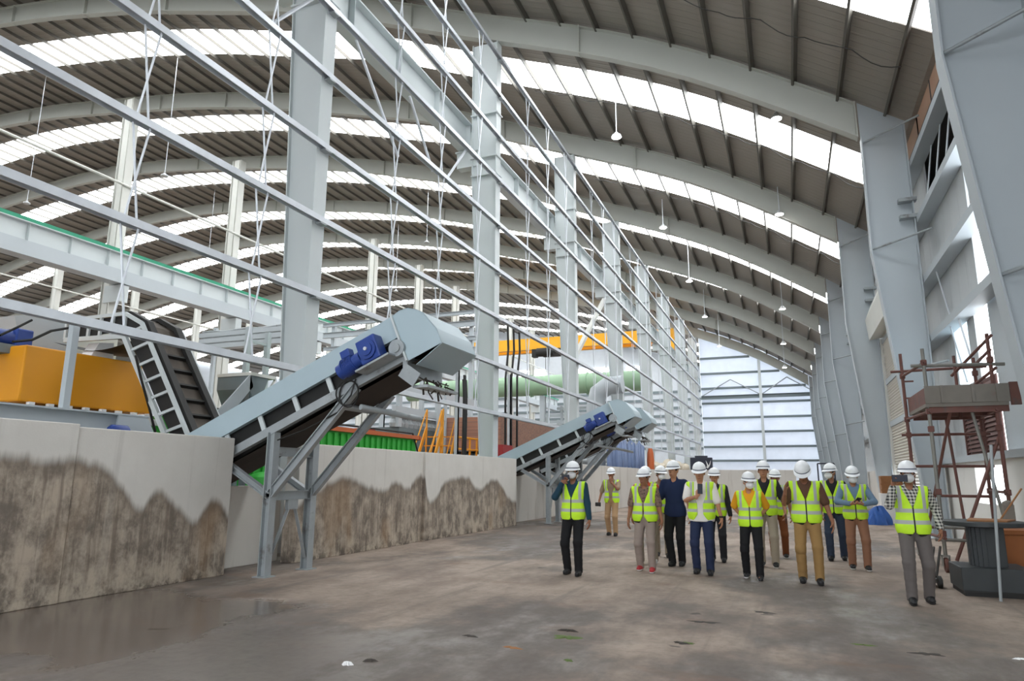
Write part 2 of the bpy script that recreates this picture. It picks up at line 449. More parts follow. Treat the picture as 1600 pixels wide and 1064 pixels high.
for a, b in cuts:
    if b <= YA or a > YEND_HALL: continue
    n += 1
    w = MB(); roof_strip(w, max(a, YA), b, .03, xb=3.1 if b < YEND_AISLE+.4 else -8.95)
    tag(w.build('window_%d' % n, M['sky']), 'white translucent skylight strip across the roof, %s bay from the camera end' % ordw(n), kind='structure')
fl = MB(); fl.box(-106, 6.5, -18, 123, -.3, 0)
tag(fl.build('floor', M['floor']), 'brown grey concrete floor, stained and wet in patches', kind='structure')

# rafters: one bent I section per frame
def rafter(k):
    m = MB(); y = YK(k)
    xa, xb = XL_END+1, 2.585
    xs = list(np.arange(xa, xb, 1.4))+[xb]
    def dep(x): return 1.08+.04*max(0, min(1, (x+4)/6.5))
    for a, b in zip(xs[:-1], xs[1:]):
        a0, b0, a1, b1 = zb(a), zb(b), zb(a)+dep(a), zb(b)+dep(b)
        for z0, z1, zz0, zz1 in ((a0, a0+.03, b0, b0+.03), (a1-.03, a1, b1-.03, b1)):
            m.add([(a, y-.16, z0), (b, y-.16, zz0), (b, y+.16, zz0), (a, y+.16, z0), (a, y-.16, z1), (b, y-.16, zz1), (b, y+.16, zz1), (a, y+.16, z1)],
                  [(0, 1, 2, 3), (4, 7, 6, 5), (0, 4, 5, 1), (3, 2, 6, 7), (0, 3, 7, 4), (1, 5, 6, 2)])
        m.add([(a, y-.01, a0), (b, y-.01, b0), (b, y-.01, b1), (a, y-.01, a1), (a, y+.01, a0), (b, y+.01, b0), (b, y+.01, b1), (a, y+.01, a1)],
              [(0, 1, 2, 3), (4, 7, 6, 5)])
    for x in (2.56, -6, -13, -19, -27, -33, -39, -46, -53):                       # joint plates
        m.box(x-.02, x+.02, y-.17, y+.17, zb(x)-.02, zb(x)+dep(x)+.02)
    names = {-1: 'over the camera end', 0: 'nearest the camera'}
    o = m.build('roof_rafter', M['rafter'])
    tag(o, 'grey arched roof rafter over the %s right-hand wall column' % ordw(k+1) if k >= 0 else 'grey arched roof rafter above the camera', 'rafter', 'arched roof rafters', 'thing')
for k in range(0, KMAX+1): rafter(k)

# purlins along the building, every 1.45 m of roof
seg = np.hypot(np.diff(PX_), np.diff(PZ_)); arc = np.concatenate([[0], np.cumsum(seg[::-1])])
PXr = PX_[::-1]
n = 0; s = .75
while s < arc[-1]-8:
    x = float(np.interp(s, arc, PXr)); s += 1.45; n += 1
    if x > 3.75: pass
    z = zb(x)+SHEET-.135
    sl = (zb(x+.3)-zb(x-.3))/.6
    up = Vector((-sl, 0, 1)).normalized()
    m = MB()
    ye = YEND_AISLE if x > -9 else YEND_HALL
    near = x > -9
    if near: z -= .025
    m.chan((x, YA, z), (x, ye, z), .07 if near else .05, .22 if near else .17, up=up, side=1, t=.016)
    tag(m.build('roof_purlin', M['purlin']), 'thin steel purlin running along the roof, %s up from the right-hand eave' % ordw(n), 'purlin', 'roof purlins', 'thing')
# ------------------------------------------------------------------ left row of columns, girts, crane girders
GZ = [3.61, 5.28, 6.95, 8.65, 10.37, 12.07, 13.77, 15.45, 17.0]
def main_column(k):
    y = YK(k); xo = -9.15; top = zb(-9.15)-.01
    def dp(z): return min(1.02, .42+.045*z)
    m = MB()
    m.box(xo-.03, xo, y-.21, y+.21, 0, top)
    zs = [0, 4, 8, 12.5, top]
    for a, b in zip(zs[:-1], zs[1:]):
        da, db = xo-dp(a), xo-dp(b)
        m.add([(da, y-.21, a), (da, y+.21, a), (db, y+.21, b), (db, y-.21, b), (da+.03, y-.21, a), (da+.03, y+.21, a), (db+.03, y+.21, b), (db+.03, y-.21, b)],
              [(0, 1, 2, 3), (4, 7, 6, 5), (0, 3, 7, 4), (1, 5, 6, 2)])
        for t in (-.13, .13):
            m.add([(da, y+t, a), (xo-.02, y+t, a), (xo-.02, y+t, b), (db, y+t, b)], [(0, 1, 2, 3)])
    root = thing('steel_column', 'tall grey steel column of the left row, %s from the camera end' % ordw(k+1), 'column', (xo-.3, y, 0), group='left row of steel columns')
    root['kind'] = 'thing'
    m.build('shaft', M['paint'], root)
    c = MB()                                                # corbel that carries the crane girder
    c.box(-10.75, -9.9, y-.18, y+.18, 12.75, 13.38); c.box(-10.8, -9.88, y-.24, y+.24, 13.34, 13.4)
    c.build('crane_bracket', M['paint'], root)
    for z in (12.3, 13.0, 14.72):
        c = MB(); c.box(xo-dp(z)-.02, -9.1, y-.25, y+.25, z, z+.05); c.build('stiffener', M['paint'], root)
    if 0 <= k <= 3:
        for z in GZ:
            p = MB(); p.box(-9.15, -9.0, y-.1, y+.1, z-.1, z-.062); p.build('girt_cleat', M['galvd'], root)
for k in range(0, KMAX+1): main_column(k)

for j, z in enumerate(GZ):
    m = MB(); a, b = (-9.075, -6, z), (-9.075, YEND_AISLE, z)
    m.bar(a, b, .15, .015, (0, 0, 1), (0, .055)); m.bar(a, b, .015, .11, (0, 0, 1), (.0675, -.0075)); m.bar(a, b, .015, .11, (0, 0, 1), (-.0675, -.0075))
    tag(m.build('side_girt', M['galv']), 'long galvanised girt running along the left columns, %s up from the concrete wall' % ordw(j+1), 'girt', 'girts along the left columns', 'thing')
# crossing sag rods between the girts
rod = MB(); L = GZ[1]-GZ[0]-.2
cnt = 0; rest = MB(); me_cache = {}
for k in range(-1, 7):
    for st in (2.88, 5.42, 8.1):
        y = YK(k)+st
        for j in range(len(GZ)-1):
            z0, z1 = GZ[j]+.06, GZ[j+1]-.06
            if not (in_view((-9.08, y, z0)) or in_view((-9.08, y, z1))): continue
            for sx in (-1, 1):
                a, b = Vector((-9.08+.03*sx, y-.13*sx, z0)), Vector((-9.08+.03*sx, y+.13*sx, z1))
                if cnt < 296:
                    key = (sx, round(z1-z0, 2))
                    if key not in me_cache:
                        t = MB(); t.tube(a, b, .019, 6); o = t.build('sag_rod', M['galv'], origin=(-9.08, y, z0)); me_cache[key] = o.data
                    else:
                        o = bpy.data.objects.new('sag_rod', me_cache[key]); COL.objects.link(o); o.location = (-9.08, y, z0)
                    bay = 'nearest bay' if k < 0 else 'bay beyond the %s left column' % ordw(k+1)
                    tag(o, 'thin crossing sag rod between the long left girts, ' + bay, 'rod', 'sag rods in the ' + bay); cnt += 1
                else: rest.tube(a, b, .019, 5)
if rest.v: tag(rest.build('sag_rod', M['galv']), 'distant thin sag rods between the girts at the far end of the left columns', 'rod', kind='stuff')

def crane_girder(x, ztop, h, w, rail, label, ya, yb, low=0):
    root = thing('crane_girder', label, 'girder', (x, ya, ztop-h)); root['kind'] = 'thing'
    m = MB(); m.ibeam((x, ya, ztop-h/2), (x, yb, ztop-h/2), w, h, tf=.05, tw=.03)
    y = ya
    while y < yb:
        m.box(x-w*.42, x+w*.42, y-.012, y+.012, ztop-h+.05, ztop-.05); y += BAY/4
    m.build('web', M['paint'], root)
    if low:
        b = MB(); b.box(x-.45, x+.45, ya, yb, ztop-h-low, ztop-h)
        b.build('lower_beam', M['plate'], root)
    r = MB(); r.box(x-.12 if rail else x-.05, x+.3 if rail else x+.05, ya, yb, ztop, ztop+(.22 if rail else .08))
    r.build('rail', M['railgreen'] if rail else M['galvd'], root)
    return root
crane_girder(-10.45, 14.5, 1.05, .5, False, 'grey crane girder bracketed to the back of the left columns', -6, YEND_HALL-1)
crane_girder(-39.0, 15.45, 1.15, .6, True, 'grey crane girder with a green rail on the far tall columns', -6, YEND_HALL-1, .85)

# inner rows of tall columns far across the hall
for row, (x, w) in enumerate(((-40.0, .85), (-75.0, .8))):
    for k in range(-1 if row == 0 else 2, 11):
        y = YK(k)-1.4; z1 = zb(x)
        m = MB(); m.ibeam((x, y, 0), (x, y, z1), w*.7, w, up=(1, 0, 0), tf=.04, tw=.03); m.box(x-w*.3, x+w*.3, y-.25, y+.25, 0, z1)
        lab = ('tall off white column across the hall under the green-railed girder, %s of its row' if row == 0 else 'slim off white column in the farthest row across the hall, %s of its row') % ordw(k+2 if row == 0 else k-1)
        root = thing('hall_column', lab, 'column', (x, y, 0), group='columns across the hall'); root['kind'] = 'thing'
        m.build('shaft', M['cream'], root)
        if row == 0:
            c = MB(); c.box(x-.1, x+1.35, y-.3, y+.3, 12.3, 13.4); c.build('crane_bracket', M['paint'], root)
    zt = (20.3, 21.9)[row]
    m = MB(); m.tube((x+.5, -6, zt), (x+.5, YEND_HALL-1, zt), .09, 8)
    tag(m.build('tie_tube', M['cream']), ('thin off white tie tube along the tall columns above the green rail', 'thin off white tie tube along the farthest row of slim columns')[row], 'tube', kind='thing')
# hanging diagonal braces behind the girts
for lab, a, b in (('slanting galvanised rod hanging left of the second left column', at(556, 62, X=-9.15), at(622, 245, X=-9.15)),
             ('slanting galvanised rod hanging just beside the second left column', at(640, 150, X=-9.15), at(676, 268, X=-9.15)),
             ('grey diagonal brace tube left of the near column top', at(422, 39, X=-9.15), at(492, -4, X=-9.15)),
             ('grey diagonal brace tube below the crane bracket of the second column', at(697, 280, X=-9.15), at(729, 233, X=-9.15))):
    m = MB(); m.tube(a, b, .04, 8)
    tag(m.build('brace_rod', M['galv']), lab, 'brace', kind='thing')
m = MB(); m.bar(at(897, 560, X=-9.6), at(944, 468, X=-9.6), .2, .2)
tag(m.build('brace_rod', M['cream']), 'thick off white diagonal brace in front of the yellow overhead crane', 'brace', kind='thing')

# far end wall of the hall and of the aisle
def end_wall(x0, x1, y, nm, lab, zmin=0, mt='cladfar'):
    m = MB(); xs = list(np.arange(x0, x1, 2))+[x1]
    for a, b in zip(xs[:-1], xs[1:]):
        m.add([(a, y, zmin), (b, y, zmin), (b, y, zb(b)+SHEET), (a, y, zb(a)+SHEET), (a, y+.08, zmin), (b, y+.08, zmin), (b, y+.08, zb(b)+SHEET), (a, y+.08, zb(a)+SHEET)],
              [(0, 1, 2, 3), (4, 7, 6, 5)])
    tag(m.build(nm, M[mt]), lab, kind='structure')
end_wall(-8.9, 4.2, YEND_AISLE+.35, 'wall_end', 'pale metal end wall of the aisle with dark girt lines')
end_wall(-105, -8.9, YEND_HALL, 'wall_back', 'pale far end wall of the hall behind the yellow overhead crane', mt='backclad')
m = MB(); m.add([(-8.95, YEND_AISLE+.3, 0), (-8.95, YEND_HALL, 0), (-8.95, YEND_HALL, 19), (-8.95, YEND_AISLE+.3, 19)], [(0, 1, 2, 3)])
tag(m.build('wall_return', M['backclad']), 'pale return wall beyond the last left column', kind='structure')
m = MB(); m.box(-105, -104.9, YA, YEND_HALL, 0, zb(-104)+SHEET)
tag(m.build('wall_left_end', M['backclad']), 'pale side wall far across the hall', kind='structure')
ye = YEND_AISLE+.245
for j, z in enumerate((3.46, 5.0, 6.65, 8.27, 9.95, 11.67, 13.39, 15.2)):
    m = MB(); xr = 3.3
    while zb(xr) < z and xr > -8: xr -= .1
    m.chan((-8.9, ye, z), (min(xr, 3.3), ye, z), .2, .24, side=1, t=.02)
    tag(m.build('end_wall_girt', M['machine']), 'dark horizontal girt on the pale end wall, %s up from the concrete wall' % ordw(j+1), 'girt', 'girts on the end wall', 'thing')
m = MB(); m.ibeam((-2.42, ye-.5, 0), (-2.42, ye-.5, zb(-2.42)-.02), .3, .35, up=(0, 1, 0))
tag(m.build('wind_post', M['paint']), 'slim grey post in the middle of the end wall', 'post', kind='thing')
m = MB(); m.ibeam((-8.9, ye-.3, 10.6), (3.2, ye-.3, 10.6), .35, .4)
tag(m.build('wind_beam', M['machine']), 'dark wind beam across the middle of the end wall', 'beam', kind='thing')
for j, (x0, x1) in enumerate(((-8.8, -5.6), (-5.6, -2.5), (-2.3, .4), (.4, 3.2))):
    m = MB(); up = j % 2 == 0
    m.tube((x0, ye-.25, 10.8 if up else 12.6), (x1, ye-.25, 12.6 if up else 10.8), .06, 6)
    tag(m.build('wind_brace', M['galvd']), 'thin diagonal brace above the wind beam of the end wall, %s from the left' % ordw(j+1), 'brace', 'end wall braces', 'thing')
for j, z in enumerate((6.5, 7.9, 9.3, 10.7, 12.1, 13.5, 14.9, 16.3)):
    m = MB(); m.chan((-100, YEND_HALL-.12, z), (-9.2, YEND_HALL-.12, z), .2, .42, side=1, t=.02)
    tag(m.build('back_wall_girt', M['machine']), 'dark horizontal girt on the far hall wall behind the crane, %s from the bottom' % ordw(j+1), 'girt', 'girts on the hall back wall', 'thing')
for j, (px, py, w, h) in enumerate(((832, 587, 2.6, 1.0), (921, 588, 3.6, 1.4), (993, 586, 1.6, 1.5))):
    c = at(px, py, Y=YEND_HALL-.1)
    m = MB(); m.box(c.x-w, c.x+w, c.y-.05, c.y, c.z-h, c.z+h)
    tag(m.build('window_%d' % (30+j), M['sky']), 'bright daylight opening low in the far hall wall, %s from the left' % ordw(j+1), kind='structure')

# ------------------------------------------------------------------ concrete bin walls on the left
XW, HW = -8.19, 2.09
def slab(x0, x1, y0, y1, z1, nm, lab, m_=None):
    m = MB(); m.box(x0, x1, y0, y1, 0, z1)
    return tag(m.build(nm, m_ or M['wall'], bevel=.012), lab, kind='structure')
slab(XW-.3, XW, 5.95, 8.58, HW, 'wall_left', 'stained concrete bin wall nearest the camera, panel beside the first conveyor')
slab(XW-.3, XW+.02, -4, 5.95, HW+.035, 'wall_left.001', 'stained concrete bin wall at the left edge of the photo')
slab(XW-.3, XW, 10.2, 14.2, HW, 'wall_left.002', 'brown stained concrete bin wall right of the first conveyor')
slab(XW-.35, XW-.06, 14.2, 14.85, HW, 'wall_left.003', 'narrow recessed strip in the concrete bin wall')
slab(XW-.3, XW, 14.85, 20.9, HW, 'wall_left.004', 'ochre stained concrete bin wall ending at the second conveyor')
slab(-9.0, -8.72, 8.3, 10.4, 1.33, 'wall_left.005', 'low dark concrete wall under the first conveyor', M['farconc'])
slab(-9.0, -8.75, 20.6, 28.0, 1.9, 'wall_left.006', 'concrete wall set back under the second conveyor', M['farconc'])
slab(XW-.3, XW+.1, 27.5, 38.0, 2.05, 'wall_left.007', 'pale concrete bin wall beyond the conveyors', M['farconc'])
slab(XW, .35, 47.0, 47.35, 2.05, 'wall_cross', 'pale concrete wall across the far end of the aisle', M['farconc'])
slab(.35, 1.0, 46.9, 47.5, 1.2, 'wall_cross.001', 'low stub of concrete wall at the end of the cross wall', M['farconc'])
slab(XW-.3, XW+.05, 38.0, 47.35, 2.05, 'wall_left.008', 'distant concrete bin wall running to the cross wall', M['farconc'])

# unseen gable added behind the camera to cut front light; opening low right
m = MB(); m.box(-104.5, -12.5, YA-.05, YA, 0, 20.5); m.add([(a, YA, 20.5 if a < -12.5 else 9.5) for a in (-104.5, -12.5)]+[(a, YA, zb(a)+SHEET) for a in (-12.5, -30, -58, -80, -104.5)], [(0, 1, 2, 3, 4, 5, 6)])
m.box(-12.5, 4.2, YA-.05, YA, 8.0, 11.6); m.add([(-12.5, YA, 11.6), (4.2, YA, 11.6), (4.2, YA, zb(4.1)+SHEET), (-4, YA, zb(-4)+SHEET), (-12.5, YA, zb(-12.5)+SHEET)], [(0, 1, 2, 3, 4)])
tag(m.build('wall_front_light_block', M['clad']), 'unseen grey gable wall added behind the camera to limit front light, with an opening', kind='structure')
# ------------------------------------------------------------------ right row of tapered columns and the right wall
def xin(z):
    return 3.36-(.0961)*z if z < 7.9 else 2.60+.03*(z-7.9)/3.5
XO = 3.78
def right_column(k):
    y = YK(k)-.1; top = zb(3.0)+1.05; m = MB()
    zs = [0, 2, 4, 6, 7.9, 9.7, 11.45]; fw = .2
    for a, b in zip(zs[:-1], zs[1:]):
        ia, ib = xin(a), xin(b)
        m.add([(ia, y-fw, a), (ia, y+fw, a), (ib, y+fw, b), (ib, y-fw, b), (ia+.03, y-fw, a), (ia+.03, y+fw, a), (ib+.03, y+fw, b), (ib+.03, y-fw, b)],
              [(0, 1, 2, 3), (4, 7, 6, 5), (0, 3, 7, 4), (1, 5, 6, 2), (0, 4, 5, 1), (3, 2, 6, 7)])
        for t in (-.012, .012):
            m.add([(ia, y+t, a), (XO, y+t, a), (XO, y+t, b), (ib, y+t, b)], [(0, 1, 2, 3)])
    m.box(XO-.03, XO, y-fw, y+fw, 0, zb(XO)+1.0)
    m.add([(2.63, y-.012, 11.45), (XO, y-.012, 11.45), (XO, y-.012, zb(XO)+1.1), (2.63, y-.012, zb(2.63)+1.14)], [(0, 1, 2, 3)])
    m.add([(2.63, y+.012, 11.45), (XO, y+.012, 11.45), (XO, y+.012, zb(XO)+1.1), (2.63, y+.012, zb(2.63)+1.14)], [(0, 1, 2, 3)])
    m.box(3.2, 3.8, y-.3, y+.3, 0, .02)
    nm = 'broad grey tapered wall column cropped at the right edge, nearest the camera' if k == 0 else 'broad grey tapered column of the right wall, %s from the camera end' % ordw(k+1)
    root = thing('wall_column', nm, 'column', (3.5, y, 0), group='right row of tapered columns'); root['kind'] = 'thing'
    m.build('web', M['plate'], root)
    for z0 in ((11.3,) if k == 2 else (11.3, 8.0, 4.4)):
        b = MB(); b.tube((xin(z0)+.05, y-.1, z0-.03), (3.74 if k == 2 else 4.0, y-1.0, z0+.12), .032, 8)
        b.build('flange_brace', M['galvd'], root)
    for z in (9.25, 8.75):
        c = MB(); c.box(3.4, 3.86, y-.26, y-.02, z, z+.1); c.build('cleat', M['galvd'], root)
for k in range(0, KMAX+1): right_column(k)

XWALL = 4.15
def panel(mb, y0, y1, z0, z1, x=XWALL, t=.05): mb.box(x, x+t, y0, y1, z0, z1)
PB = 8.95            # top of the grey sheets
m = MB()
# beyond the second column: closed cladding, with the shutter opening in the second bay left to its own panel
for k in range(1, 8):
    y0, y1 = YK(k)-.1, min(YK(k+1)-.1, YEND_AISLE+.3)
    panel(m, y0, y1, 1.9, 12.2)
# the camera-side bays behind the near column
panel(m, YA, 12.2, 1.9, 8.9)
# first bay: sheets with openings
panel(m, 17.35, YK(1)-.1, 5.35, PB)
panel(m, 20.15, YK(1)-.1, 1.95, 5.35)
panel(m, 18.05, 18.7, 3.2, 5.35)
panel(m, 18.7, 20.15, 1.95, 3.75)
tag(m.build('wall_right', M['clad']), 'grey ribbed metal cladding of the right-hand wall', kind='structure')
m = MB(); panel(m, 18.72, 20.13, 3.77, 5.3, XWALL+.01, .02)
tag(m.build('window_40', M['frost']), 'bright frosted panel in the right wall behind the scaffold rails', kind='structure')
m = MB(); panel(m, 13.5, 16.95, 3.7, 5.25, XWALL+.02, .04); panel(m, 13.5, 16.85, 1.95, 3.7, XWALL+.02, .04)
tag(m.build('wall_right.001', M['plate']), 'blue grey steel sheet leaning in the opening beside the near column', kind='structure')
m = MB(); panel(m, 12.2, 13.45, 1.95, 5.25, XWALL+.05, .05)
tag(m.build('wall_right.002', M['plate']), 'dark grey sheet low in the opening beside the near column', kind='structure')
m = MB()
for i in range(17): m.bar((XWALL-.05, 16.95, 1.98+.098*i), (XWALL-.05, 19.8, 1.98+.098*i), .02, .085, up=(.45, 0, .9))
m.box(XWALL+.0, XWALL+.03, 16.95, 19.8, 1.95, 3.7)
for y in (16.93, 18.0, 19.8): m.box(XWALL-.1, XWALL-.02, y-.03, y+.03, 1.95, 3.65)
tag(m.build('window_41', M['redlouv']), 'dark red brown louvre panel low on the right wall behind the scaffold', kind='structure')
# upper band: peach translucent panels and the slot below them, its shade painted dark
for k in range(-1, 7):
    m = MB(); y0, y1 = YK(k)-.1, YK(k+1)-.1
    q = 5; L = (y1-y0)/q
    root = tag(bpy.data.objects.new('window_%d' % (50+k), None), 'peach translucent panels high on the right wall, %s bay from the camera end' % ordw(k+2), kind='structure')
    COL.objects.link(root); root.location = (XWALL, y0, 10.5)
    for i in range(q):
        m.box(XWALL-.01, XWALL, y0+i*L+.03, y0+(i+1)*L-.03, 10.5, 11.25); m.box(XWALL-.01, XWALL, y0+i*L+.03, y0+(i+1)*L-.03, 11.27, 12.3)
    m.build('pane', M['peach'], root)
    f = MB()
    for i in range(q+1): f.box(XWALL-.03, XWALL+.01, y0+i*L-.025, y0+i*L+.025, 10.45, 12.3)
    f.box(XWALL-.03, XWALL+.01, y0, y1, 11.24, 11.28); f.box(XWALL-.08, XWALL+.02, y0, y1, 10.36, 10.5)
    f.build('window_frame', M['brownband'], root)
m = MB(); panel(m, YA, 32, 8.9, 10.5, XWALL+.9, .05); m.box(XWALL+.05, XWALL+.95, YA, 32, 10.44, 10.48); m.box(XWALL+.06, XWALL+.95, YA, 32, 8.86, 8.9)  # dark sheet and slabs close off the sky, painting the slot's shade
tag(m.build('wall_right.003', M['dark']), 'dark sheets painted as shade in the slot under the peach panels', kind='structure')
# deep horizontal girts (ledges)
for j, z in enumerate((3.62, 5.28, 6.93, 8.68, 10.38)):
    ya, yb = (YA, YEND_AISLE) if z > 5 else (YK(1)-.1, YEND_AISLE)
    m = MB(); m.chan((3.97, ya, z), (3.97, yb, z), .34, .2, side=-1, t=.02)
    tag(m.build('wall_girt', M['plate']), 'grey horizontal girt ledge on the right wall, %s from the bottom' % ordw(j+1), 'girt', 'girts of the right wall', 'thing')
for j, (y, z) in enumerate(((20.2, 8.7), (19.0, 8.7), (17.8, 8.7), (20.0, 6.95), (18.3, 5.3), (19.2, 5.3))):
    m = MB(); m.tube((3.9, y, z-.05), (4.12, y-.35 if j < 3 else y, z+1.62 if j < 3 else z-1.5), .022, 6)
    lab = ('in the dark slot under the peach panels', 'below the grey ledges beside the near column')[j > 2]
    tag(m.build('sag_strut', M['galv']), 'thin galvanised strut %s, %s from the second column' % (lab, ordw(j+1 if j < 3 else j-2)), 'strut', kind='thing')
# low white wall with an opening, and the steel sill on it
m = MB()
x0, x1 = 3.86, 4.1
m.box(x0, x1, -13.9, 16.1, 0, 1.9); m.box(x0, x1, 16.1, 18.35, 0, 1.0); m.box(x0, x1, 18.35, 21.0, 0, 1.9)
m.box(x0, x1, 16.1, 18.35, 1.8, 1.9)
tag(m.build('wall_right_low', M['whitewall']), 'low white wall under the right cladding with a bright opening', kind='structure')
m = MB(); m.box(3.86, 4.1, 21.0, 24.0, 0, 1.9); m.box(3.86, 4.1, 32, YEND_AISLE, 0, 1.9)
tag(m.build('wall_right_low.001', M['farconc']), 'low concrete base of the right wall beyond the second column', kind='structure')
m = MB(); m.chan((3.92, 9, 1.97), (3.92, 23.6, 1.97), .36, .14, side=-1, t=.02)
tag(m.build('trim_1', M['plate']), 'grey steel sill on the low white wall', kind='structure')
# roller shutter in the second bay
root = thing('roller_shutter', 'cream roller shutter with its box in the right wall beyond the second column', 'shutter', (3.8, 24, 0))
root['kind'] = 'thing'
m = MB(); n = 68
for i in range(n):
    z = .05+i*.105
    m.add([(3.86, 23.6, z), (3.86, 30.6, z), (3.82, 30.6, z+.052), (3.82, 23.6, z+.052), (3.86, 30.6, z+.1), (3.86, 23.6, z+.1)], [(0, 1, 2, 3), (3, 2, 4, 5)])
m.build('curtain', M['shutter'], root)
for y in (23.5, 30.7):
    m = MB(); m.box(3.76, 3.92, y-.06, y+.06, 0, 7.05); m.build('guide_rail', M['cream'], root)
m = MB(); m.prism([(3.9, 23.3, 7.15), (3.38, 23.3, 7.05), (3.3, 23.3, 7.9), (3.55, 23.3, 8.5), (3.9, 23.3, 8.5)], (0, 7.5, 0))
m.build('shutter_box', M['cream'], root)

# ------------------------------------------------------------------ hanging high bay lamps
def lamp(px, py, x, y, z, label, lit=True, big=1.0):
    zt = zb(x)+SHEET-.03
    root = thing('high_bay_lamp', label, 'lamp', (x, y, z), group='hanging high bay lamps')
    m = MB(); m.tube((x, y, z+.16), (x, y, zt), .022, 6); m.build('rod', M['galv'], root)
    m = MB(); m.lathe([(.07, .2), (.1, .12), (.2*big, .08), (.22*big, .0)], (x, y, z), 20); m.build('housing', M['lampshell'], root, smooth=True)
    m = MB(); m.lathe([(.205*big, -.005), (.2*big, -.02)], (x, y, z), 20); m.build('lens', M['lamp'] if lit else M['lampdim'], root)
for i, (x, y, z) in enumerate(((-5.95, 26.83, 15.9), (-5.92, 38.51, 15.9), (-5.53, 46.57, 14.8), (-5.91, 59.56, 15.2), (-5.6, 69.0, 14.3))):
    lamp(0, 0, x, y, z, 'lit lamp hanging on a long rod above the aisle, %s of the left line' % ordw(i+1))
for i, (x, y, z) in enumerate(((.41, 23.94, 13.95), (.35, 30.85, 12.97), (.26, 43.44, 11.6), (.2, 53.0, 11.2), (.2, 62.0, 10.8))):
    lamp(0, 0, x, y, z, 'lit lamp hanging above the aisle, %s of the right line' % ordw(i+1), True, .85)
for i, (x, y, z) in enumerate(((-33.07, 27.28, 18.8), (-46.5, 28.04, 19.4), (-51.3, 48.22, 22.9), (-26.6, 47.31, 20.5), (-36.0, 58.0, 20.0))):
    lamp(0, 0, x, y, z, 'unlit lamp on a thin rod over the far hall, %s' % ('above the left girts', 'at the left photo edge', 'between the tall columns', 'left of the second left column', 'deep behind the near column')[i], False)
# thin sagging cable under the purlins of the aisle
for j in range(3):
    pts = []
    y = YK(0)+5.2+BAY*j if j else YK(0)+7.0
    for i in range(60):
        x = 3.4-i*.22
        pts.append((x, y+.12*math.sin(i*.7), zb(x)+SHEET-.32-.12*abs(math.sin(i*.62))))
    m = MB(); m.path(pts, .014, 5)
    tag(m.build('roof_cable', M['black']), 'thin black cable sagging between purlins, %s bay of the aisle roof' % ordw(j+1), 'cable', kind='thing')
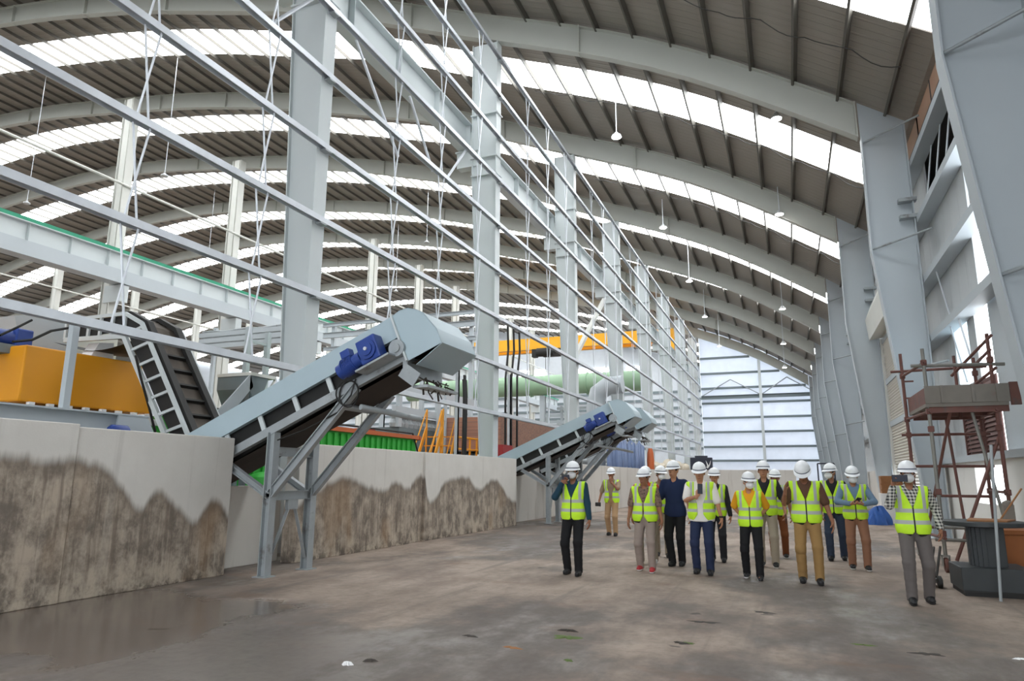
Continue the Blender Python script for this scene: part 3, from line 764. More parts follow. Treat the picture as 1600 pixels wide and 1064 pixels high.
# ------------------------------------------------------------------ inclined conveyors over the bin wall
SL = .439
def ztop(x): return 2.19+SL*(x+9.24)
def conveyor(label):
    yn, yf = 8.70, 9.70
    root = thing('inclined_conveyor', label, 'conveyor', (-7.45, 9.2, 0), group='inclined conveyors')
    xs, xe = -10.35, -5.2
    for y, s, nm in ((yn, -1, 'side_beam'), (yf, 1, 'side_beam')):
        m = MB(); m.chan((xs, y, ztop(xs)-.18), (xe, y, ztop(xe)-.18), .09, .35, side=-s, t=.02)
        m.build(nm, M['hood'], root)
        m = MB(); m.chan((-8.75, y, ztop(-8.75)-.72), (-5.08, y, ztop(-5.08)-.72), .1, .13, side=-s, t=.015)
        m.build('lower_chord', M['galvd'], root)
        for x in (-8.5, -7.85, -7.2, -6.58, -6.0, -5.66):
            m = MB(); m.bar((x, y, ztop(x)-.33), (x+.15, y, ztop(x+.15)-.7), .03, .08, up=(1, 0, 0))
            m.build('strut', M['paint'], root)
    m = MB(); h = .12
    m.add([(xs, yn+.1, ztop(xs)-h), (xe+.2, yn+.1, ztop(xe+.2)-h), (xe+.2, yf-.1, ztop(xe+.2)-h), (xs, yf-.1, ztop(xs)-h),
           (xs, yn+.1, ztop(xs)-h-.03), (xe+.2, yn+.1, ztop(xe+.2)-h-.03), (xe+.2, yf-.1, ztop(xe+.2)-h-.03), (xs, yf-.1, ztop(xs)-h-.03)],
          [(0, 1, 2, 3), (4, 7, 6, 5), (0, 4, 5, 1), (3, 2, 6, 7)])
    for i in range(12):
        x = xs+.4+i*.4; m.bar((x, yn+.12, ztop(x)-h+.04), (x, yf-.12, ztop(x)-h+.04), .02, .1)
    m.build('belt', M['belt'], root)
    m = MB(); h = .30; h2 = .84
    for hh in (h, h2):
        m.add([(-10.1, yn+.06, ztop(-10.2)-hh), (-5.0, yn+.06, ztop(-5.0)-hh), (-5.0, yf-.06, ztop(-5.0)-hh), (-10.2, yf-.06, ztop(-10.2)-hh)], [(0, 1, 2, 3)])
    m.build('return_belt', M['dirtbelt'], root); m = MB()
    for yy in (yn+.09, yf-.09):
        m.add([(-10.2, yy, ztop(-10.2)-h), (-5.1, yy, ztop(-5.1)-h), (-5.1, yy, ztop(-5.1)-h2+.1), (-8.6, yy, ztop(-8.6)-h2), (-10.2, yy, ztop(-10.2)-h2)], [(0, 1, 2, 3, 4)])
    m.build('side_skirt', M['black'], root)
    # head pulley and its bearing
    m = MB(); m.lathe([(.2, yn-.02), (.2, yf+.02)], (-5.0, 0, ztop(-5.0)-.38), 20, 'y'); m.build('head_pulley', M['dirtbelt'], root, smooth=True)
    m = MB(); m.lathe([(.13, yn-.16), (.13, yn-.04)], (-5.26, 0, 3.36), 18, 'y'); m.lathe([(.07, yn-.19), (.07, yn-.15)], (-5.26, 0, 3.36), 14, 'y')
    m.build('bearing', M['galvd'], root, smooth=True)
    # hood: cheek plates, curved cover, front lip
    P = [ony_(p) for p in ((612.7, 494.8), (625.4, 485.2), (638.2, 481.2), (651, 483.5), (662.2, 488.4), (671.8, 500.4), (683, 513), (691, 535.5), (638.2, 564.3))]
    yh0, yh1 = 8.60, 9.78
    pl = [(p[0], p[1]) for p in P]
    m = MB()
    for ya in (yh0, yh1-.012):
        m = MB(); m.prism([(x, ya, z) for x, z in pl], (0, .012, 0)); m.build('hood_cheek', M['hood'], root)
    m = MB()
    for (xa, za), (xb, zc) in zip(pl[:7], pl[1:8]):
        m.add([(xa, yh0, za), (xb, yh0, zc), (xb, yh1, zc), (xa, yh1, za), (xa, yh0+.0, za-.012), (xb, yh0, zc-.012), (xb, yh1, zc-.012), (xa, yh1, za-.012)],
              [(0, 1, 2, 3), (4, 7, 6, 5), (0, 4, 5, 1), (3, 2, 6, 7), (0, 3, 7, 4), (1, 5, 6, 2)])
    m.build('hood_cover', M['hood'], root, smooth=True)
    (x7, z7) = pl[7]
    m = MB(); m.prism([(x7, yh0, z7), (x7+.012, yh0, z7), (x7-.40, yh0+.0, z7-.30), (x7-.412, yh0, z7-.30)], (0, yh1-yh0, 0)); m.build('front_lip', M['hood'], root)
    m = MB(); m.box(-5.2, -5.12, yn-.05, yf+.05, ztop(-5.2)-1.0, ztop(-5.2)-.72); m.bar((-5.2, yn-.06, 3.05), (-4.95, yn-.06, 2.88), .02, .22); m.box(-5.05, -4.8, yn, yf, 2.78, 2.82)
    m.build('scraper', M['galvd'], root)
    m = MB()
    for i in range(9):
        y = yn+.08+i*.1; q1 = .07+.09*math.sin(i*2.3)**2; m.path([(-5.0+.06*math.sin(i*1.7), y, 2.95), (-4.93+.07*math.sin(i*3), y+.02, 2.95-q1*.6), (-4.9+.09*math.sin(i*5), y+.02*math.sin(i), 2.95-q1*1.3), (-4.92+.06*math.sin(i*4), y, 2.9-q1*1.7)], .009+.008*math.sin(i*1.3)**2, 5)
    m.build('hanging_dirt', M['dirtbelt'], root, smooth=True)
    m = MB(); hx, hz = pl[0]; lx, lz = pl[8]; m.bar((hx, yh0-.02, hz+.02), (lx, yh0-.02, lz), .05, .03, up=(1, 0, 0)); m.build('hood_flange', M['paint'], root)
    # drive: gearbox with flange disc, motor barrel with fan cover and terminal box
    gx, gz, gy = -5.63, 3.33, 8.44
    ax = Vector((1, 0, SL)).normalized(); az = Vector((-SL, 0, 1)).normalized()
    def q(u, v, y): return Vector((gx, y, gz))+ax*u+az*v
    m = MB(); m.bar(q(-.17, 0, gy+.03), q(.17, 0, gy+.03), .24, .38, up=az)
    mo = m.build('gear_motor', M['blue'], root, bevel=.02)
    m = MB(); m.lathe([(.15, gy-.12), (.15, gy-.09)], (gx, 0, gz), 24, 'y'); m.lathe([(.1, gy-.14), (.1, gy-.12)], (gx, 0, gz), 24, 'y'); m.build('flange_disc', M['blue'], mo, smooth=True)
    m = MB(); m.lathe([(.028, gy-.16), (.028, gy-.13)], (gx, 0, gz), 12, 'y'); m.build('hub', M['galv'], mo)
    m = MB(); m.tube(q(-.17, -.04, gy), q(-.3, -.05, gy), .11, 16); m.tube(q(-.3, -.05, gy), q(-.52, -.07, gy), .13, 16); m.tube(q(-.52, -.07, gy), q(-.6, -.075, gy), .115, 16)
    for i in range(9): m.tube(q(-.31-.022*i, -.05, gy), q(-.318-.022*i, -.05, gy), .142, 16)
    m.build('motor_barrel', M['blue'], mo, smooth=True)
    m = MB(); m.bar(q(-.46, .12, gy-.02), q(-.3, .12, gy-.02), .14, .12, up=az); m.build('terminal_box', M['blue'], mo, bevel=.01)
    m = MB(); m.bar(q(-.3, -.22, gy+.05), q(.3, -.22, gy+.05), .3, .03, up=az); m.build('motor_plate', M['galvd'], root)
    # support trestle
    zc = ztop(-7.5)-.78
    for y, s in ((yn-.03, 1), (yf-.04, -1)):
        m = MB(); m.ibeam((-7.5, y, .015), (-7.5, y, zc), .14, .14, up=(1, 0, 0), tf=.014, tw=.012); m.box(-7.62, -7.38, y-.12, y+.12, 0, .015)
        m.build('leg', M['galvd'], root)
        m = MB(); m.ibeam((-7.5, y, 1.2), (-6.0, y, ztop(-6.0)-.78), .1, .13, up=(1, 0, -.6), tf=.014, tw=.012); m.build('brace', M['galvd'], root)
        m = MB(); m.ibeam((-7.5, y, 1.2), (-8.45, y, ztop(-8.45)-.82), .1, .1, up=(1, 0, .6), tf=.014, tw=.012); m.build('brace', M['galvd'], root)
    for z in (1.88, 1.2):
        m = MB(); m.ibeam((-7.5, yn, z), (-7.5, yf, z), .08, .14, tf=.012, tw=.01); m.build('cross_beam', M['galvd'], root)
    m = MB(); m.box(-7.53, -7.47, 9.08, 9.32, .98, 1.14); m.bar((-7.5, 9.12, 1.0), (-7.5, yn+.04, .2), .012, .06, up=(1, 0, 0)); m.bar((-7.5, 9.28, 1.0), (-7.5, yf-.1, .2), .012, .06, up=(1, 0, 0))
    m.build('knee_brace', M['galvd'], root)
    m = MB(); m.tube((-5.9, yn-.05, 2.52), (-5.5, yf+.05, 2.42), .045, 10); m.tube((-6.35, yn, ztop(-6.35)-.9), (-6.35, yf, ztop(-6.35)-.9), .05, 10)
    m.build('return_roller', M['galvd'], root, smooth=True)
    m = MB()
    c = Vector((-6.1, yn-.08, 2.72))
    m.path([c+Vector((.17*math.cos(t), 0, .2*math.sin(t))) for t in np.linspace(0, 2*PI, 20)], .012, 5)
    m.path([c+Vector((.2*math.cos(t)-.02, -.02, .19*math.sin(t)+.02)) for t in np.linspace(0, 2*PI, 20)], .012, 5)
    m.path([(-6.0, yn-.07, 2.95), (-6.05, yn-.1, 2.7), (-6.3, yn-.06, 2.45), (-6.9, yn-.05, 2.2), (-7.4, yn-.06, 2.05)], .012, 5)
    m.build('cable', M['black'], root)
    return root
def ony_(p):
    v = at(p[0], p[1], Y=8.62); return (v.x, v.z)
cv1 = conveyor('large inclined conveyor with pale blue hood beside the nearest concrete wall')
cv2 = copy_thing(cv1, (0.08, 13.15, .03), 'inclined conveyor at the end of the second concrete wall, in front of its twin')
cv3 = copy_thing(cv1, (0.1, 15.9, .03), 'farthest inclined conveyor, mostly behind its twin')

# ------------------------------------------------------------------ cleated riser conveyor behind the near wall
def riser():
    y0, y1 = 8.95, 9.85
    bl, bt = at(300, 695, Y=y0), at(222, 505, Y=y0)
    top = Vector((bt.x, 0, bt.z)); bot = Vector((bl.x, 0, bl.z))
    d = (top-bot).normalized(); bot = bot-d*.25
    k2 = top+Vector((-.45, 0, .22)); end = k2+Vector((-1.6, 0, .0))
    root = thing('riser_conveyor', 'steep black cleated conveyor rising beside the yellow bin', 'conveyor', (bot.x, (y0+y1)/2, 0))
    nrm = Vector((d.z, 0, -d.x))                           # faces the camera side
    line = [bot, top, k2, end]
    m = MB()
    for a, b in zip(line[:-1], line[1:]):
        for y in (y0+.06, y1-.2):
            m.add([(a.x, y, a.z), (b.x, y, b.z), (b.x, y+.14, b.z), (a.x, y+.14, a.z), (a.x+.05, y, a.z+.06), (b.x+.05, y, b.z+.06), (b.x+.05, y+.14, b.z+.06), (a.x+.05, y+.14, a.z+.06)],
                  [(0, 1, 2, 3), (4, 7, 6, 5), (0, 4, 5, 1), (3, 2, 6, 7)])
    m.build('side_wall', M['black'], root)
    m = MB()
    for a, b in zip(line[:-1], line[1:]):
        m.add([(a.x-.06, y0+.1, a.z), (b.x-.06, y0+.1, b.z), (b.x-.06, y1-.1, b.z), (a.x-.06, y1-.1, a.z)], [(0, 1, 2, 3)])
    m.build('belt', M['belt'], root)
    L = (top-bot).length; n = int(L/.34)
    for i in range(n):
        p = bot+d*(.2+i*.34)
        m = MB(); m.bar((p.x-.04, y0+.16, p.z), (p.x-.04, y1-.16, p.z), .04, .12, up=nrm)
        m.build('cleat', M['black'], root)
    off = Vector((-.42, 0, -.12))
    for y in (y0, y1):
        m = MB()
        for a, b in zip(line[:-1], line[1:]): m.bar((a.x, y, a.z), (b.x, y, b.z), .05, .07, up=(1, 0, .3))
        m.build('frame_rail', M['paint'], root)
        if y == y0:
            m = MB(); a, b = bot+off, top+off+Vector((0, 0, -.1))
            m.bar(a+Vector((0, y, 0)), b+Vector((0, y, 0)), .07, .09, up=(1, 0, .3)); c = end+Vector((0, y, -.4)); m.bar(b+Vector((0, y, 0)), c, .06, .09)
            m.build('frame_rail', M['paint'], root)
            for i in range(13):
                p = bot+d*(.3+i*.37)
                if (p-bot).length < L:
                    m = MB(); m.bar((p.x, y, p.z), (p.x+off.x, y, p.z+off.z), .04, .05, up=d); m.build('rung', M['paint'], root)
            for i in range(6):
                t = i/5; p = k2.lerp(end, t)
                m = MB(); m.bar((p.x, y, p.z), (p.x, y, p.z-.38), .04, .06, up=(1, 0, 0)); m.build('rung', M['paint'], root)
    m = MB(); m.add([(bot.x+off.x, y0+.03, bot.z), (bot.x-.04, y0+.03, bot.z), (top.x-.04, y0+.03, top.z), (top.x+off.x, y0+.03, top.z-.1), (end.x, y0+.03, end.z-.4), (end.x, y0+.03, end.z), (k2.x, y0+.03, k2.z)],
                    [(0, 1, 2, 3), (3, 2, 6, 5, 4)])
    m.build('return_belt', M['black'], root)
    # sagging return belt under the flat head
    pts = [end+Vector((-.4, 0, -.35))+Vector((2.6*t, 0, -.25*math.sin(PI*t)-.05)) for t in np.linspace(0, 1, 12)]
    m = MB()
    for a, b in zip(pts[:-1], pts[1:]): m.add([(a.x, y0+.05, a.z), (b.x, y0+.05, b.z), (b.x, y1-.05, b.z), (a.x, y1-.05, a.z)], [(0, 1, 2, 3)])
    m.build('slack_belt', M['black'], root)
riser()
# ------------------------------------------------------------------ machines behind the left bin wall
m = MB()
c0 = at(41, 538, X=-12.0); c1 = at(222, 568, X=-12.0); b0 = at(27, 625, X=-12.0); b1 = at(238, 639, X=-12.0)
root = thing('yellow_bin', 'big yellow sheet steel bin behind the near wall', 'bin', (-13.5, (c0.y+c1.y)/2, 0))
m = MB(); zt0, zt1, zl = c0.z, c1.z, 2.72
q = [(-12, c0.y, zl), (-12, b1.y, zl), (-12, c1.y, zt1), (-12, c0.y, zt0)]
m.prism(q, (-4.0, 0, 0)); m.build('shell', M['yellow'], root, bevel=.03)
m = MB()
for y in np.linspace(c0.y+.2, b1.y-.1, 8): m.box(-12.02, -11.94, y-.05, y+.05, 2.62, 2.72)
m.box(-16, -11.95, c0.y-.05, b1.y+.2, 2.5, 2.62)
m.build('base_frame', M['white'], root)
m = MB()
for x in (-15.5, -12.4):
    for y in (c0.y+.3, b1.y-.3): m.box(x-.1, x+.1, y-.1, y+.1, 0, 2.5)
m.build('leg', M['machine'], root)
# motor on the bin, chutes above it
mm = at(14, 528, X=-12.6)
root = thing('gear_motor', 'blue geared motor on top of the yellow bin at the left edge', 'motor', mm)
m = MB(); m.lathe([(.11, -.35), (.14, -.32), (.14, .2), (.1, .24)], mm, 18, 'y'); m.build('barrel', M['blue'], root, smooth=True)
m = MB(); m.box(mm.x-.16, mm.x+.16, mm.y+.02, mm.y+.32, mm.z-.16, mm.z+.18); m.build('gearbox', M['blue'], root, bevel=.03)
m = MB(); m.box(mm.x-.2, mm.x+.2, mm.y-.4, mm.y+.4, mm.z-.3, mm.z-.14); m.build('bracket', M['machine'], root)
a = at(78, 512, X=-13.7)
root = thing('feed_chute', 'pale grey chute standing on the yellow bin', 'chute', (a.x, a.y, 3.5))
m = MB(); m.prism([(a.x, a.y-.5, a.z-.55), (a.x, a.y+.45, a.z-.55), (a.x, a.y+.6, a.z+.4), (a.x, a.y-.7, a.z+.1)], (-1.4, 0, 0)); m.build('shell', M['plate'], root)
m = MB(); m.box(a.x-1.5, a.x+.04, a.y+.6, a.y+1.5, a.z-.5, a.z+.15); m.build('side_box', M['cream'], root)
a = at(180, 540, X=-14.6)
m = MB(); m.prism([(a.x, a.y-.9, a.z-.3), (a.x, a.y+.8, a.z-.4), (a.x, a.y+.7, a.z), (a.x, a.y-.9, a.z+.25)], (-1, 0, 0))
tag(m.build('cross_box', M['brownband']), 'brown grey trough above the yellow bin under the riser head', 'trough')
a = at(157, 552, X=-12.3)
m = MB(); m.prism([(a.x, a.y-.22, a.z-.16), (a.x, a.y+.3, a.z-.22), (a.x, a.y+.26, a.z+.25), (a.x, a.y-.05, a.z+.2)], (-.3, 0, 0))
tag(m.build('white_cover', M['white']), 'small white cover box sitting on the back of the yellow bin', 'cover')
# grey long beam and post by the wall
m = MB(); m.ibeam((-9.6, 4.4, 2.26), (-9.6, 8.05, 2.26), .24, .34, tf=.025, tw=.02); m.box(-9.8, -9.5, 7.55, 7.62, 2.1, 2.43); m.prism([(-9.49, 7.5, 2.43), (-9.49, 8.0, 2.43), (-9.49, 8.25, 2.05), (-9.49, 7.5, 2.05)], (-.02, 0, 0))
for y in (4.8, 7.6): m.box(-9.7, -9.5, y-.1, y+.1, 0, 2.1)
tag(m.build('support_beam', M['plate']), 'grey steel beam lying along the back of the near wall', 'beam', kind='thing')
p = at(110, 560, X=-9.6)
m = MB(); m.box(-9.65, -9.55, p.y-.05, p.y+.05, 2.43, 3.7)
tag(m.build('short_post', M['plate']), 'short grey post standing on the beam in front of the yellow bin', 'post', kind='thing')
a = at(186, 668, X=-9.4)
m = MB(); m.lathe([(.06, -.16), (.09, -.12), (.09, .12), (.06, .16)], (a.x, a.y, a.z-.05), 14, 'y')
tag(m.build('drum_motor', M['blue'], smooth=True), 'small blue motor peeping over the near wall', 'motor')
m = MB(); w0 = at(0, 524, X=-11.2)
m.path([at(0, 524, X=-11.4), at(30, 510, X=-11.4), at(50, 500, X=-11.4)], .02); m.path([at(20, 534, X=-11.9), at(50, 531, X=-11.9), at(80, 517, X=-11.9), at(110, 512, X=-11.9), at(150, 500, X=-11.9)], .025)
tag(m.build('power_cable', M['black']), 'black cable looping over the yellow bin', 'cable')
m = MB(); m.path([at(212, 555, X=-10.6), at(220, 590, X=-10.6), at(234, 640, X=-10.6), at(246, 690, X=-10.6)], .022)
tag(m.build('power_cable', M['black']), 'black cable hanging down beside the riser conveyor', 'cable')
# open hopper that feeds the first conveyor
root = thing('feed_hopper', 'grey open feed hopper behind the first conveyor', 'hopper', (-10.6, 10.6, 0))
def hp(x, y, X): return at(x, y, X=X)
A, B = hp(335, 648, -10.4), hp(392, 585, -10.4); Cc, D = hp(470, 590, -11.2), hp(420, 640, -11.2)
m = MB(); t = Vector((0, .02, 0))
m.prism([A, B, B+Vector((0, .1, -.25)), A+Vector((0, .1, -.3))], (-.03, 0, 0)); m.build('side_plate', M['plate'], root)
m = MB(); e = Vector((-1.0, 0, 0)); m.prism([B, B+Vector((0, .55, .02)), B+Vector((0, .25, -.75)), B+Vector((0, .0, -.3))], (-.9, 0, 0)); m.build('back_plate', M['machine'], root)
m = MB(); m.box(B.x-.9, B.x+.03, B.y-.02, B.y+.75, B.z-.02, B.z+.05); m.build('rim', M['cream'], root)
m = MB(); E_ = B+Vector((0, .75, 0)); m.prism([E_, E_+Vector((0, .06, 0)), A+Vector((0, .9, -.2)), A+Vector((0, .8, -.25))], (-.03, 0, 0)); m.build('side_plate', M['cream'], root)
m = MB()
for x, y in ((-10.5, B.y+.1), (-11.2, B.y+.6)): m.box(x-.05, x+.05, y-.05, y+.05, 0, B.z-.3)
m.build('leg', M['machine'], root)
# green container with an orange rim
g0, g1 = at(500, 668, X=-11.5), at(652, 684, X=-11.5)
root = thing('green_container', 'bright green open container with an orange rim behind the second wall', 'container', (-12.5, (g0.y+g1.y)/2, 0))
m = MB(); ym, yM, zt = g0.y-4.5, g1.y, 2.72
n = int((yM-ym)/.3); pts = []
m.box(-13.5, -11.55, ym, yM, .3, zt)
for i in range(n): m.box(-11.56, -11.5, ym+.06+i*.3, ym+.2+i*.3, .4, zt-.05)
m.build('shell', M['green'], root)
m = MB(); m.box(-11.62, -11.42, ym-.05, yM+.08, zt, zt+.12); m.box(-13.6, -11.4, yM, yM+.1, zt-.02, zt+.1); m.build('rim', M['orange'], root)
m = MB(); m.tube((-11.45, ym, zt+.2), (-11.45, yM-.4, zt+.18), .03, 6); m.tube((-11.45, yM-.4, zt+.18), (-11.45, yM+.1, zt-.6), .03, 6); m.build('cable', M['black'], root)
m = MB()
for i in range(3):
    for y in (ym+.5, yM-.5): m.box(-13.3+i*.8, -13.1+i*.8, y-.1, y+.1, 0, .3)
m.build('skid', M['machine'], root)
a = at(575, 660, X=-12.3); a.z = 2.86
m = MB(); m.prism([a+Vector((0, -.7, -.12)), a+Vector((0, -.2, .13)), a+Vector((0, .4, .12)), a+Vector((0, .9, -.1))], (-.5, 0, 0))
tag(m.build('red_scrap', M['redcloth']), 'red scrap lying in the green container', 'scrap')
a = at(412, 737, X=-11.0)
m = MB(); m.lathe([(.42, 0), (.42, a.z-.3), (.36, a.z-.12), (.2, a.z-.03), (.04, a.z)], (a.x, a.y, 0), 20)
tag(m.build('green_drum', M['green'], smooth=True), 'round green lid seen under the first conveyor', 'drum')
a = at(375, 764, X=-9.5)
m = MB(); m.box(-9.6, -9.3, a.y-.22, a.y+.2, 0, a.z+.05)
tag(m.build('orange_box', M['orange']), 'orange red box peeping out under the first conveyor', 'box')
# steel posts with rungs, cable trays, racks
def ladder_post(px, X, gap, y0px, y1px, label, m_='plate'):
    a = at(px, y1px, X=X); t = at(px, y0px, X=X)
    root = thing('ladder_frame', label, 'frame', (X, a.y, 0)); root['kind'] = 'thing'
    for s in (0, gap):
        m = MB(); m.box(X-.07, X+.07, a.y+s-.07, a.y+s+.07, 0, t.z); m.build('upright', M[m_], root)
    z = .6
    while z < t.z-.2:
        m = MB(); m.box(X-.03, X+.03, a.y, a.y+gap, z-.04, z+.04); m.build('rung', M[m_], root); z += .95
ladder_post(378, -14.3, .8, 508, 650, 'grey ladder frame behind the riser conveyor')
ladder_post(462, -14.3, .0001, 512, 650, 'single grey frame post beside the near column')
ladder_post(684, -16.6, .75, 605, 690, 'grey ladder frame beyond the green container')
ladder_post(601, -22, .0001, 503, 600, 'single grey frame post above the first conveyor')
ladder_post(713, -13, .0001, 572, 690, 'slim grey post beside the yellow stairs')
ladder_post(795, -13, .0001, 585, 690, 'grey post in front of the brick wall')
Y = 34; a = at(316, 527, Y=Y)
root = thing('cable_bridge', 'bridge of three stacked cable trays behind the near column', 'bridge', (a.x, Y, 0)); root['kind'] = 'thing'
for px in (330, 440):
    u = at(px, 520, Y=Y); m = MB(); m.box(u.x-.12, u.x+.12, Y+.3, Y+.5, 0, u.z+.4); m.build('upright', M['plate'], root)
for j, (py, dz) in enumerate(((527, 0), (536, 0), (545, 0))):
    a, b = at(316, py+2, Y=Y), at(455, py-9, Y=Y)
    zc = a.z
    m = MB(); m.box(a.x, b.x, Y-.3, Y-.25, zc, zc+.28); m.box(a.x, b.x, Y+.25, Y+.3, zc, zc+.28); m.box(a.x, b.x, Y-.3, Y+.3, zc-.02, zc)
    tr = m.build('cable_tray', M['plate'], root)
    m = MB()
    for i in range(4): m.path([(a.x+.2+k*(b.x-a.x-.4)/12, Y-.2+.12*i, zc+.33+.04*math.sin(k*1.3+i)) for k in range(13)], .08, 6)
    m.build('cables', M['galvd'], tr)
Y = 46; a = at(505, 508, Y=Y)
root = thing('pipe_bridge', 'grey beam bridge crossing behind the head of the first conveyor', 'bridge', (a.x, Y, 0)); root['kind'] = 'thing'
for px in (520, 600, 660, 735):
    u = at(px, 508, Y=Y); m = MB(); m.box(u.x-.15, u.x+.15, Y+.1, Y+.4, 0, u.z); m.build('upright', M['plate'], root)
for j, py in enumerate((508, 524, 545, 562, 574)):
    a, b = at(505, py+1, Y=Y), at(745, py-6, Y=Y)
    m = MB(); m.ibeam((a.x, Y, a.z), (b.x, Y, a.z), .25, .45 if j % 2 else .3)
    m.build('cross_beam', M['plate'], root)
m = MB(); a = at(727, 590, X=-13.2); b = at(727, 705, X=-13.2)
for i in range(4): m.path([(a.x, a.y+.09*i-.2, a.z-.2*abs(i-1.5)+.2), (a.x+.05, a.y+.09*i-.2, a.z-1.0), (a.x, a.y+.09*i-.15, 0)], .05, 6)
tag(m.build('hanging_hoses', M['black']), 'bundle of black hoses hanging left of the second left column', 'hoses', kind='stuff')
m = MB(); a = at(800, 500, X=-15); 
for i in range(3):
    p0, p1 = at(793+i*9, 500+4*i, X=-13.25), at(790+i*9, 590, X=-13.25)
    m.path([p0, (p0+p1)/2+Vector((0, .25, 0)), p1, Vector((p1.x, p1.y, 0))], .06, 6)
tag(m.build('hanging_hoses', M['black']), 'black hoses hanging right of the second left column', 'hoses', kind='stuff')
# long pale green pipe
Y = 54.8; a, b = at(640, 613, Y=Y), at(1085, 592, Y=Y); r = .85
root = thing('green_pipe', 'long pale green pipe lying across the back of the hall', 'pipe', (a.x, Y, a.z)); root['kind'] = 'thing'
m = MB(); m.tube((a.x, Y, a.z), (-9.9, Y, a.z+.1), r, 28); m.build('barrel', M['pipegreen'], root, smooth=True)
m = MB()
for x in np.arange(a.x+2, -10, 5): m.lathe([(r+.1, x-.06), (r+.1, x+.06)], (0, Y, a.z+.05), 28, 'x')
m.build('flange', M['pipegreen'], root, smooth=True)
m = MB()
for x in np.arange(a.x+3, -10, 5): m.box(x-.2, x+.2, Y-.2, Y+.2, 0, a.z-r)
m.build('leg', M['plate'], root)
# grey dust pipe elbow
c = at(950, 608, Y=40); root = thing('duct_elbow', 'pale grey duct elbow below the green pipe', 'duct', (c.x, 40, 0)); root['kind'] = 'thing'
m = MB(); m.path([(c.x-.8, 40, 1.5), (c.x-.8, 40, c.z-1.0), (c.x-.6, 40, c.z-.2), (c.x, 40, c.z+.2), (c.x+.9, 40, c.z+.25)], .55, 18); m.build('bend', M['plate'], root, smooth=True)
# yellow overhead crane
Y = 72; z0, z1 = 15.75, 17.05
root = thing('overhead_crane', 'yellow overhead crane spanning the hall', 'crane', (-24, Y, 15.6)); root['kind'] = 'thing'
m = MB(); m.box(-39.0, -10.4, Y-.3, Y+.3, z0, z1); m.build('girder', M['crane'], root)
m = MB(); m.box(-39.0, -10.4, Y+1.6, Y+2.2, z0, z1); m.build('girder', M['crane'], root)
for x in (-39.0, -10.5):
    m = MB(); m.box(x-.25, x+.25, Y-1.2, Y+3, 15.68 if x < -20 else 14.6, 15.9); m.build('end_truck', M['crane'], root)
c = at(856, 545, Y=Y-.4)
m = MB(); m.box(c.x-1.4, c.x+1.4, Y-.6, Y+2.4, z0-.5, z0-.05); m.lathe([(.5, c.x-1.2), (.5, c.x+.8)], (0, Y-.6, z0-.45), 16, 'x'); m.box(c.x-1.9, c.x-1.4, Y-.5, Y+.3, z0-.9, z0); m.build('hoist', M['black'], root)
m = MB()
for dx in (-.2, .2): m.tube((c.x+dx, Y-.6, z0-.5), (c.x+dx, Y-.6, 6), .03, 6)
m.build('hoist_rope', M['black'], root)
# brick lined furnace block, slate machines, yellow stairs
a, b = at(782, 648, X=-13.5), at(872, 652, X=-13.5)
root = thing('brick_block', 'rough red brick block behind the second concrete wall', 'block', (-14.5, (a.y+b.y)/2, 0)); root['kind'] = 'thing'
m = MB(); m.box(-17, -13.5, a.y, b.y+3, 2.9, 4.55); m.build('brickwork', M['brick'], root)
m = MB()
for z in (1.9, 2.4, 2.8): m.box(-16.9, -13.45, a.y, b.y+3, z, z+.08)
for y in np.linspace(a.y+.1, b.y+2.8, 5): m.box(-13.6, -13.45, y-.07, y+.07, 0, 2.9)
m.box(-16.9, -13.9, a.y+.2, b.y+2.8, 0, 2.4)
m.build('base_frame', M['machine'], root)
a = at(790, 695, X=-12.6)
m = MB(); m.box(-13.0, -12.6, a.y-.3, a.y+.9, 0, a.z)
tag(m.build('red_crate', M['redcloth']), 'dark red crate low in front of the brick block', 'crate')
a, b = at(640, 680, X=-17), at(735, 680, X=-17)
root = thing('slate_machine', 'slate grey machine body behind the yellow stairs', 'machine', (-18, (a.y+b.y)/2, 0)); root['kind'] = 'thing'
m = MB(); m.box(-20, -17.6, a.y, b.y+2, 0, 3.9); m.build('casing', M['machine'], root)
m = MB(); m.box(-17.75, -17.5, a.y-.5, b.y+2.5, 4.55, 4.9); m.box(-17.75, -17.5, a.y-.5, b.y+2.5, 5.7, 6.1)
for y in (a.y, b.y): m.box(-17.74, -17.56, y-.15, y+.15, 4.9, 5.7); m.box(-17.74, -17.56, y-.15, y+.15, 3.9, 4.55)
m.build('deck', M['plate'], root)
m = MB(); random.seed(3)
for i in range(20):
    y = a.y+(b.y-a.y+2)*i/19; m.lathe([(.22, 3.9), (.25, 4.1), (.14, 4.3), (.2, 4.5)], (-17.9, y, 0), 10)
m.build('roller', M['galvd'], root)
def stair(px0, px1, label):
    X = -13.8; a = at(px0, 712, X=X); t = at(px1, 668, X=X)
    root = thing('yellow_stairs', label, 'stairs', (X, a.y, 0)); root['kind'] = 'thing'
    for dx in (0, -.8):
        m = MB(); m.bar((X+dx, a.y-.25, 1.2), (X+dx, t.y, t.z), .05, .16, up=(0, 0, 1)); m.build('stringer', M['yellow'], root)
        m = MB(); m.tube((X+dx, a.y-.25, 0), (X+dx, a.y-.25, 2.2), .04, 6); m.tube((X+dx, t.y, 0), (X+dx, t.y, t.z+.8), .04, 6); m.tube((X+dx, a.y-.25, 2.2), (X+dx, t.y, t.z+.8), .03, 6); m.build('handrail', M['yellow'], root)
    m = MB()
    for i in range(6):
        f = i/6; y = a.y-.25+(t.y-a.y+.8)*f; z = 1.2+(t.z-1.2)*f; m.box(X-.8, X, y-.12, y+.12, z, z+.04)
    m.build('tread', M['yellow'], root)
stair(672, 692, 'narrow yellow stairs beyond the green container, the left one')
stair(700, 714, 'narrow yellow stairs beyond the green container, the right one')
